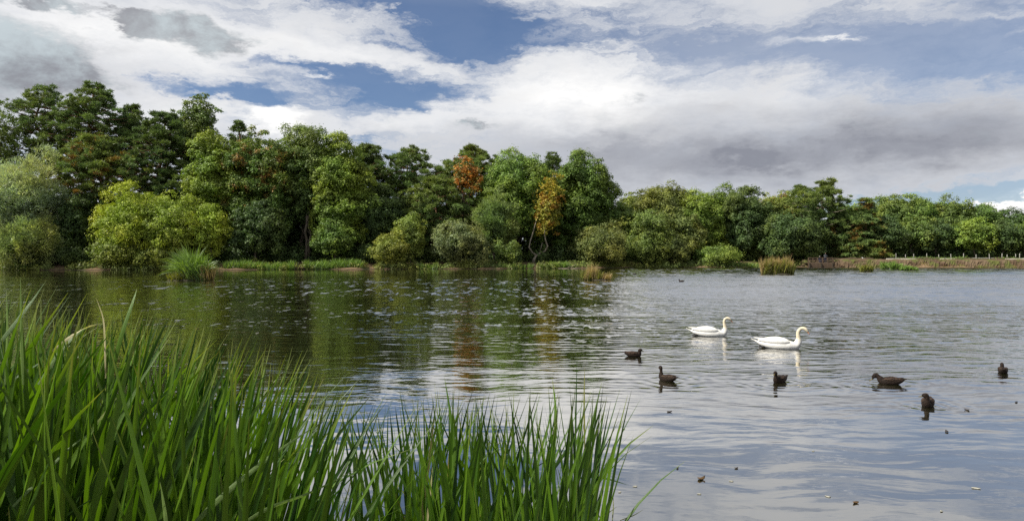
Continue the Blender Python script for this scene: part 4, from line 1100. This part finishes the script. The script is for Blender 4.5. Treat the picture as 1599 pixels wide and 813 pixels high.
# ------------------------------------------------------------------ lofted bodies: people and birds
def loft(st, n=16, pw=2.0):
    """st: (x, y, z, half width, half height[, yaw]) stations; ring planes follow the path; closed ends"""
    P_ = [Vector(s[:3]) for s in st]; V, Fc = [], []
    for i_, s in enumerate(st):
        t = (P_[min(i_ + 1, len(P_) - 1)] - P_[max(i_ - 1, 0)]).normalized()
        yaw = s[5] if len(s) > 5 else 0.0
        side = Vector((-math.sin(yaw), math.cos(yaw), 0)); side = (side - t * side.dot(t)).normalized(); up = t.cross(side)
        for k in range(n):
            a = 2 * PI * k / n; V.append(P_[i_] + side * (math.cos(a) * s[3]) + up * (math.sin(a) * s[4]))
    for i_ in range(len(st) - 1):
        for k in range(n): Fc.append((i_ * n + k, i_ * n + (k + 1) % n, (i_ + 1) * n + (k + 1) % n, (i_ + 1) * n + k))
    V.append(P_[0]); V.append(P_[-1]); a0, a1 = len(V) - 2, len(V) - 1; m = (len(st) - 1) * n
    for k in range(n): Fc.append((a0, (k + 1) % n, k)); Fc.append((a1, m + k, m + (k + 1) % n))
    return V, Fc
def densify(st, m=4):
    st = [tuple(s) + ((0.0,) if len(s) == 5 else ()) for s in st]; A = np.array(st); n = len(A); out = []
    for i_ in range(n - 1):
        p0, p1, p2, p3 = A[max(i_ - 1, 0)], A[i_], A[i_ + 1], A[min(i_ + 2, n - 1)]
        for t in np.arange(m) / m:
            out.append(.5 * (2 * p1 + (p2 - p0) * t + (2 * p0 - 5 * p1 + 4 * p2 - p3) * t * t + (3 * p1 - p0 - 3 * p2 + p3) * t ** 3))
    out.append(A[-1]); o = np.array(out); o[:, 3:5] = np.maximum(o[:, 3:5], .0012); return [tuple(r_) for r_ in o]

def wing_mesh(x0, x1, y, z, w, h, s, tip_up, n=14, inset=.35):
    """a folded wing lying along the flank, front x0 to tip x1 (x1 < x0), s = side"""
    st = []
    for f, ww, hh in ((0, .25, .25), (.12, .75, .7), (.35, 1, 1), (.6, .85, .85), (.8, .55, .5), (.93, .25, .25), (1, .06, .08)):
        st.append((x0 + (x1 - x0) * f, s * y * (1 - inset * f ** 2), z + tip_up * f ** 2, w * ww, h * hh))
    return loft(densify(st, 3), n)

def swan(loc, rz, scale, neck, head_yaw, label):
    rz -= math.atan2(loc[0], loc[1])
    t = empty('swan', loc, rz); t.scale = (scale,) * 3; tag(t, label, 'swan', 'pair of swans')
    st = [(-.72, 0, .235, .008, .006), (-.60, 0, .175, .05, .022), (-.46, 0, .12, .13, .075), (-.25, 0, .085, .20, .14), (0, 0, .07, .235, .175), (.22, 0, .06, .205, .165), (.36, 0, .06, .15, .135), (.455, 0, .10, .095, .105)] + neck
    st = [q_ if q_[2] < .15 or i_ < 8 else (q_[0], q_[1], q_[2], q_[3] * 1.2, q_[4] * 1.2) for i_, q_ in enumerate(st)]
    V, Fc = loft(densify(st, 4), 20)
    obj('body', mesh_py('body', V, Fc, M_SWANBODY, True), t)
    for s in (-1, 1):
        V, Fc = wing_mesh(.27, -.55, .115, .180, .115, .118, s, .035)
        w = obj('wing', mesh_py('wing', V, Fc, M_SWAN, True), t)
        for k in range(5):
            V, Fc = wing_mesh(-.08 - .05 * k, -.40 - .075 * k + .04, .15 - .02 * k, .19 + .012 * k, .035, .022, s, .03)
            obj('feather', mesh_py('feather', V, Fc, M_SWAN, True), w)
    for s in (-1, 1):
        obj('foot', mesh_py('foot', *loft(densify([(-.36, s * .13, .05, .01, .01), (-.42, s * .14, .035, .035, .02), (-.48, s * .15, .02, .03, .015), (-.55, s * .15, -.01, .008, .006)], 3), 8), M_BLACK, True), t)
    hx, hy, hz = neck[-1][:3]; hx0, hy0, hz0 = neck[-2][:3]
    d = (Vector((hx, hy, hz)) - Vector((hx0, hy0, hz0))).normalized(); h = Vector((hx, hy, hz)); yw = neck[-1][5] if len(neck[-1]) > 5 else 0
    pt = lambda f, w_, h_: (*(h + d * f), w_, h_, yw)
    bk = obj('beak', mesh_py('beak', *loft(densify([pt(-.03, .016, .016), pt(.0, .019, .02), pt(.035, .016, .014), pt(.075, .017, .008), pt(.092, .008, .005)], 3), 12), M_BEAK_O, True), t)
    obj('beak_tip', mesh_py('beak_tip', *loft(densify([pt(.082, .013, .008), pt(.092, .011, .008), pt(.100, .004, .003)], 2), 8), M_BLACK, True), bk)
    obj('beak_knob', mesh_py('beak_knob', *loft(densify([pt(-.035, .012, .026), pt(-.012, .015, .031), pt(.01, .010, .022)], 3), 10), M_BLACK, True), bk)
    sd_ = Vector((-math.sin(yw), math.cos(yw), 0))
    for s in (-1, 1):
        e = h - d * .045 + sd_ * (s * .030) + Vector((0, 0, .010)); obj('eye', mesh_py('eye', *loft([(e.x - .006, e.y, e.z, .003, .003), (e.x, e.y, e.z, .007, .007), (e.x + .006, e.y, e.z, .003, .003)], 8), M_BLACK, True), t)
    return t
neck_a = [(.50, 0, .19, .062, .075), (.505, 0, .29, .045, .05), (.485, 0, .39, .037, .041), (.478, 0, .47, .034, .037), (.505, 0, .545, .033, .035), (.56, 0, .578, .034, .035), (.615, 0, .568, .036, .038), (.655, 0, .540, .031, .032), (.685, 0, .508, .020, .021)]
neck_b = [(.50, 0, .19, .064, .078), (.51, 0, .29, .047, .052), (.495, 0, .39, .040, .043), (.505, 0, .47, .037, .040), (.545, 0, .535, .036, .038), (.605, -.01, .565, .036, .038), (.665, -.02, .550, .037, .040), (.705, -.03, .515, .031, .032), (.73, -.035, .48, .020, .021)]
swan(tuple(at(1107, ydepth(524))), 0.10, .94, neck_a, 0, 'farther swan, left of the pair, upright neck and dull orange beak pointing down')
swan(tuple(at(1216, ydepth(543))), 0.06, .96, neck_b, 0, 'larger nearer swan on the right of the pair, yellowish neck and bowed head')

def duck(loc, rz, scale, pose, label, yaw=0.0, small=False):
    rz -= math.atan2(loc[0], loc[1])            # headings are given relative to the line of sight
    t = empty('duck', loc, rz); t.scale = (scale,) * 3; tag(t, label, 'duck', 'brown ducks on the lake')
    body = [(-.285, 0, .125, .006, .004), (-.25, 0, .110, .035, .014), (-.20, 0, .088, .062, .042), (-.10, 0, .058, .096, .076), (.0, 0, .050, .108, .086), (.09, 0, .046, .100, .084), (.145, 0, .055, .074, .072)]
    c, s_ = math.cos(yaw), math.sin(yaw)
    if pose == 'up':
        B = (.165, .21)
        neck = [(.170, 0, .105, .054, .058, yaw * .3), (.175, 0, .140, .038, .041, yaw * .7), (.180, 0, .172, .036, .039, yaw)]
        hb = Vector((.176, 0, .202))
    elif pose == 'tall':
        neck = [(.168, 0, .110, .054, .058, yaw * .3), (.170, 0, .158, .035, .037, yaw * .6), (.173, 0, .210, .032, .034, yaw)]
        hb = Vector((.178, 0, .250))
    elif pose == 'short':
        neck = [(.160, 0, .095, .058, .062, yaw * .3), (.165, 0, .125, .045, .049, yaw)]
        hb = Vector((.165, 0, .162))
    else:   # feeding: neck stretched forward, bill at the water
        neck = [(.180, 0, .095, .056, .060), (.210, 0, .125, .042, .044)]
        hb = Vector((.235, 0, .142))
    dr = 0 if pose != 'feed' else -.055
    H_ = lambda f, z, w_, h_: (hb.x + c * f, hb.y + s_ * f, hb.z + z, w_, h_, yaw)
    head = [H_(.006, .012, .039, .043), H_(.034, .016 + dr * .3, .041, .043), H_(.060, .008 + dr * .7, .031, .033), H_(.076, -.002 + dr, .015, .015)]
    V, Fc = loft(densify(body + neck + head, 4), 16)
    obj('body', mesh_py('body', V, Fc, M_DUCK, True), t)
    bk = [H_(.066, .000 + dr, .013, .013), H_(.090, -.006 + dr * 1.3, .015, .011), H_(.122, -.012 + dr * 1.7, .017, .007), H_(.138, -.014 + dr * 1.9, .010, .004)]
    obj('beak', mesh_py('beak', *loft(densify(bk, 3), 10), M_BEAK_D, True), t)
    for s in (-1, 1):
        w = obj('wing', mesh_py('wing', *wing_mesh(.115, -.225, .066, .088, .050, .050, s, .026, 12, .55), M_DUCKWING, True), t)
        for k in range(3):
            obj('feather', mesh_py('feather', *wing_mesh(-.03 - .03 * k, -.20 - .022 * k, .064 - .010 * k, .104 + .008 * k, .016, .010, s, .02, 8, .5), M_DUCKWING, True), w)
        e = hb + Vector((c * .038 - s_ * s * .039, s_ * .038 + c * s * .039, .024 + dr * .3))
        obj('eye', mesh_py('eye', *loft([(e.x - .004, e.y, e.z, .002, .002), (e.x, e.y, e.z, .005, .005), (e.x + .004, e.y, e.z, .002, .002)], 8), M_BLACK, True), t)
    obj('tail', mesh_py('tail', *loft(densify([(-.20, 0, .085, .045, .014), (-.26, 0, .105, .038, .007), (-.315, 0, .125, .012, .003)], 3), 10), M_DUCKWING, True), t)
    return t
DK = 0.88
duck(tuple(at(989, ydepth(556))), 0.0, DK, 'short', 'leftmost brown duck, side on and facing right', yaw=0.1)
duck(tuple(at(1042, ydepth(594))), PI - .65, DK, 'tall', 'brown duck with a tall upright neck, facing left with its tail towards the viewer', yaw=-.5)
duck(tuple(at(1218, ydepth(596))), PI + 1.05, DK, 'up', 'brown duck below the nearer swan, coming towards the viewer', yaw=.2)
duck(tuple(at(1390, ydepth(599))), PI + .05, .97, 'feed', 'brown duck side on with its bill down at the water, facing left')
duck(tuple(at(1449, ydepth(633))), -PI / 2 - .1, DK, 'up', 'nearest brown duck, breast on to the viewer with its head turned left', yaw=-1.3)
duck(tuple(at(1566, ydepth(581))), PI / 2 + .1, DK * .95, 'short', 'rightmost brown duck, swimming away', yaw=0.0)
duck(tuple(at(1064, ydepth(440))), PI - .2, 1.0, 'up', 'tiny distant duck on the bright open water left of the large reed island')
duck(tuple(at(991, ydepth(428.5))), .3, .9, 'short', 'tiny most distant duck near the right side of the small tan reed island')

# floating leaves and bits
def float_leaf(px, py, size, mat, label, rz, thick=.004, curl=.3):
    Y = ydepth(py); n = 10; V, Fc = [], []
    for lay, z in ((0, .002), (1, .002 + thick)):
        for k in range(n):
            a = 2 * PI * k / n; r_ = size * (1 + .18 * math.sin(3 * a + px)); x, y = math.cos(a) * r_, math.sin(a) * r_ * .62
            V.append((x, y, z + curl * size * (x / size) ** 2 * .5))
        V.append((0, 0, z))
    for k in range(n):
        Fc.append((n, (k + 1) % n, k)); Fc.append((2 * n + 1, n + 1 + k, n + 1 + (k + 1) % n)); Fc.append((k, (k + 1) % n, n + 1 + (k + 1) % n, n + 1 + k))
    o = obj('floating_leaf', mesh_py('floating_leaf', V, Fc, mat, True), None, tuple(at(px, Y, 0))); o.rotation_euler = (0, 0, rz)
    return tag(o, label, 'leaf', 'leaves floating on the lake')
M_LF_B = plain('brown_dead_leaf', (.10, .06, .025), .7, .2, .5, 40); M_LF_P = plain('pale_dead_leaf', (.34, .33, .27), .7, .3, .3, 40); M_LF_D = plain('dark_wet_leaf', (.03, .022, .015), .5, .4, .4, 40)
for row in [(1095, 748, .045, M_LF_B, 'brown curled leaf floating on open water, the largest of the floating leaves', .4, .012, .9),
            (1478, 674, .032, M_LF_D, 'dark wet leaf floating below the nearest duck', 1.2, .012, .6),
            (1045, 643, .042, M_LF_D, 'dark leaf floating just right of the reed tips', .1, .01, .4),
            (1510, 640, .035, M_LF_D, 'dark leaf floating right of the nearest duck', 2.2, .01, .4),
            (1587, 628, .030, M_LF_D, 'dark leaf floating at the right edge of the water', .7, .01, .5),
            (1336, 785, .030, M_LF_B, 'brown leaf floating in the lower right corner area', .3, .01, .6),
            (1150, 731, .022, M_LF_D, 'tiny dark speck of leaf right of the brown curled leaf', .3, .008, .5),
            (1058, 731, .018, M_LF_D, 'tiny dark speck of leaf left of the brown curled leaf', .9, .008, .5),
            (992, 759, .026, M_LF_P, 'pale yellowish leaf floating at the tip of the drooping reed leaf', .2, .004, .2),
            (968, 768, .020, M_LF_P, 'whitish leaf floating left of the pale yellowish one', .8, .004, .2),
            (1092, 771, .022, M_LF_P, 'whitish leaf floating below the brown curled leaf', .1, .004, .2),
            (1524, 762, .042, M_LF_P, 'long whitish leaf floating near the lower right corner', -.3, .004, .2),
            (1142, 751, .024, M_LF_P, 'faint pale leaf floating right of the brown curled leaf', 0, .004, .1),
            (974, 670, .022, M_LF_P, 'pale leaf floating close to the rightmost tall reed', .3, .004, .1),
            (1270, 704, .020, M_LF_P, 'small pale leaf floating in the middle of the open water', .5, .004, .1),
            (1293, 775, .028, M_LF_P, 'slanting pale leaf floating low in the middle of the open water', -.7, .004, .1),
            (308, 513, .06, M_LF_B, 'pale brown leaf floating behind the left reed tips', .2, .01, .3),
            (352, 538, .05, M_LF_P, 'cream leaf floating behind the dense reed bed', .2, .01, .3),
            (402, 520, .05, M_LF_P, 'cream leaf floating in the green reflection of the willow', .9, .01, .3),
            (1470, 798, .02, M_LF_P, 'tiny pale leaf at the bottom of the water on the right', .9, .004, .3)]:
    float_leaf(*row)

# gull on the bank, people at the jetty
def gull(loc, rz, label):
    t = empty('gull', loc, rz); tag(t, label, 'gull')
    obj('body', mesh_py('body', *loft(densify([(-.26, 0, .17, .01, .01), (-.15, 0, .18, .06, .05), (0, 0, .19, .09, .085), (.10, 0, .21, .065, .07), (.13, 0, .27, .038, .04), (.15, 0, .33, .042, .042), (.185, 0, .335, .03, .03), (.20, 0, .33, .01, .01)], 3), 12), M_WHITE, True), t)
    for s in (-1, 1):
        obj('leg', mesh_py('leg', *tube([(0, s * .035, 0), (0, s * .035, .13)], [.01, .01], 5), M_BEAK_O), t)
        obj('wing', mesh_py('wing', *wing_mesh(.09, -.30, .07, .20, .035, .06, s, .0, 10, .6), M_GREYCLOTH, True), t)
    obj('beak', mesh_py('beak', *tube([(.19, 0, .33), (.25, 0, .32)], [.014, .004], 6), M_BEAK_O, True), t)
gull(tuple(bank_pt(1347.5, 1.6, 1.5)), 2.6, 'white gull standing on the embankment above the smallest reed island')

def person(loc, rz, label, top_mat, leg_mat, hat=None, height=1.7, arms='rail', seated=False):
    k = height / 1.7; t = empty('person', loc, rz); tag(t, label, 'person', 'people on the jetty')
    bm = bpy.data.meshes.new('body')
    hipz = .92 if not seated else .40
    J = {'pelvis': (0, 0, hipz), 'waist': (0, 0, hipz + .16), 'chest': (.03, 0, hipz + .38), 'neck': (.05, 0, hipz + .53), 'headb': (.06, 0, hipz + .60), 'head': (.075, 0, hipz + .69), 'top': (.07, 0, hipz + .77)}
    rad = {'pelvis': (.15, .12), 'waist': (.13, .10), 'chest': (.17, .12), 'neck': (.055, .055), 'headb': (.07, .08), 'head': (.08, .10), 'top': (.05, .06)}
    E = [('pelvis', 'waist'), ('waist', 'chest'), ('chest', 'neck'), ('neck', 'headb'), ('headb', 'head'), ('head', 'top')]
    for s, q_ in ((1, 'l'), (-1, 'r')):
        J['hip' + q_] = (0, s * .10, hipz - .05); rad['hip' + q_] = (.10, .10)
        if seated:
            J['knee' + q_] = (.42, s * .12, hipz + .02); J['ankle' + q_] = (.46, s * .12, .06); J['toe' + q_] = (.62, s * .13, .04)
        else:
            J['knee' + q_] = (.02 + .03 * s, s * .11, .48); J['ankle' + q_] = (.0 + .05 * s, s * .11, .08); J['toe' + q_] = (.15 + .05 * s, s * .13, .04)
        rad['knee' + q_] = (.065, .065); rad['ankle' + q_] = (.045, .045); rad['toe' + q_] = (.035, .03)
        J['sh' + q_] = (.03, s * .19, hipz + .47); rad['sh' + q_] = (.065, .065)
        J['el' + q_] = (.12, s * .24, hipz + .20); rad['el' + q_] = (.045, .045)
        J['wr' + q_] = (.34, s * .18, hipz + .16); rad['wr' + q_] = (.03, .03)
        J['palm' + q_] = (.40, s * .17, hipz + .16); rad['palm' + q_] = (.028, .035)
        E += [('pelvis', 'hip' + q_), ('hip' + q_, 'knee' + q_), ('knee' + q_, 'ankle' + q_), ('ankle' + q_, 'toe' + q_), ('chest', 'sh' + q_), ('sh' + q_, 'el' + q_), ('el' + q_, 'wr' + q_), ('wr' + q_, 'palm' + q_)]
        for f in range(5):
            nm = 'f%d%s' % (f, q_); nm2 = nm + 'b'
            J[nm] = (.445 - .02 * (f == 0) , s * (.17 + .022 * (f - 2)), hipz + .155); J[nm2] = (.475 - .03 * (f in (0, 4)), s * (.17 + .028 * (f - 2)), hipz + .125)
            rad[nm] = (.009, .009); rad[nm2] = (.007, .007); E += [('palm' + q_, nm), (nm, nm2)]
    names = list(J); bm.from_pydata([tuple(c * k for c in J[n]) for n in names], [(names.index(a), names.index(b)) for a, b in E], []); bm.update()
    o = obj('body', bm, t); o.modifiers.new('skin', 'SKIN'); sk = bm.skin_vertices[0].data if bm.skin_vertices else None
    if sk is None:
        bpy.context.view_layer.objects.active = o; bm.attributes  # skin layer is made with the modifier
    for i_, n in enumerate(names):
        if sk: sk[i_].radius = tuple(r_ * k for r_ in rad[n]); sk[i_].use_root = (i_ == 0)
    sb = o.modifiers.new('smooth', 'SUBSURF'); sb.levels = sb.render_levels = 1
    bm.materials.append(top_mat)
    hz_ = (hipz + .70) * k
    obj('face', mesh_py('face', *loft([((.075) * k, 0, hz_ - .12 * k, .04 * k, .04 * k), (.085 * k, 0, hz_ - .05 * k, .082 * k, .092 * k), (.085 * k, 0, hz_ + .02 * k, .085 * k, .10 * k), (.075 * k, 0, hz_ + .06 * k, .07 * k, .08 * k)], 12), M_SKIN, True), t)
    obj('nose', mesh_py('nose', *tube([(.165 * k, 0, hz_ + .01 * k), (.195 * k, 0, hz_ - .03 * k), (.165 * k, 0, hz_ - .04 * k)], [.01, .016, .012], 6), M_SKIN, True), t)
    for s in (-1, 1): obj('eye', mesh_py('eye', *loft([(.168 * k, s * .032, hz_ + .012 * k, .006, .004), (.176 * k, s * .032, hz_ + .012 * k, .010, .006), (.181 * k, s * .032, hz_ + .012 * k, .004, .003)], 8), M_BLACK, True), t)
    hm = hat or M_HAIR
    obj('hat' if hat else 'hair', mesh_py('hair', *loft(densify([(.055 * k, 0, hz_ - .02 * k, .088 * k, .095 * k), (.055 * k, 0, hz_ + .05 * k, .094 * k, .105 * k), (.055 * k, 0, hz_ + .10 * k, .06 * k, .07 * k), (.055 * k, 0, hz_ + .12 * k, .01, .01)], 3), 14), hm, True), t)
    # trousers over the legs
    for s in (-1, 1):
        if seated: pth = [(.0, s * .10 * k, hipz * k), (.42 * k, s * .12 * k, (hipz + .02) * k), (.46 * k, s * .12 * k, .1 * k)]
        else: pth = [(0, s * .09 * k, (hipz + .04) * k), ((.02 + .03 * s) * k, s * .11 * k, .48 * k), (.05 * s * k, s * .11 * k, .08 * k)]
        obj('trouser_leg', mesh_py('trouser_leg', *tube(pth, [.125 * k, .09 * k, .07 * k], 10), leg_mat, True), t)
    return t
person(tuple(at(1288.5, Yj + 1.1, zt + .03)), -PI / 2, 'person in a grey top standing behind the jetty railing', M_GREYCLOTH, M_BLUECLOTH, height=1.75)
person(tuple(at(1280, Yj + 1.3, zt + .03)), -PI / 2 - .2, 'person in a white hat sitting low on the jetty, left of the standing one', M_BLUECLOTH, M_BLUECLOTH, hat=M_WHITE, height=1.75, seated=True)
st_ = empty('stool', tuple(at(1280, Yj + 1.35, zt + .04))); tag(st_, 'small folding stool under the person in the white hat', 'stool')
obj('seat', mesh_py('seat', *box(-.18, .18, -.16, .16, .27, .30, .005), M_BLUECLOTH), st_)
for x in (-.15, .15):
    for y in (-.13, .13): obj('leg', mesh_py('leg', *tube([(x, y, 0), (x, y, .27)], [.012, .012], 6), M_POST), st_)

bpy.context.view_layer.update()
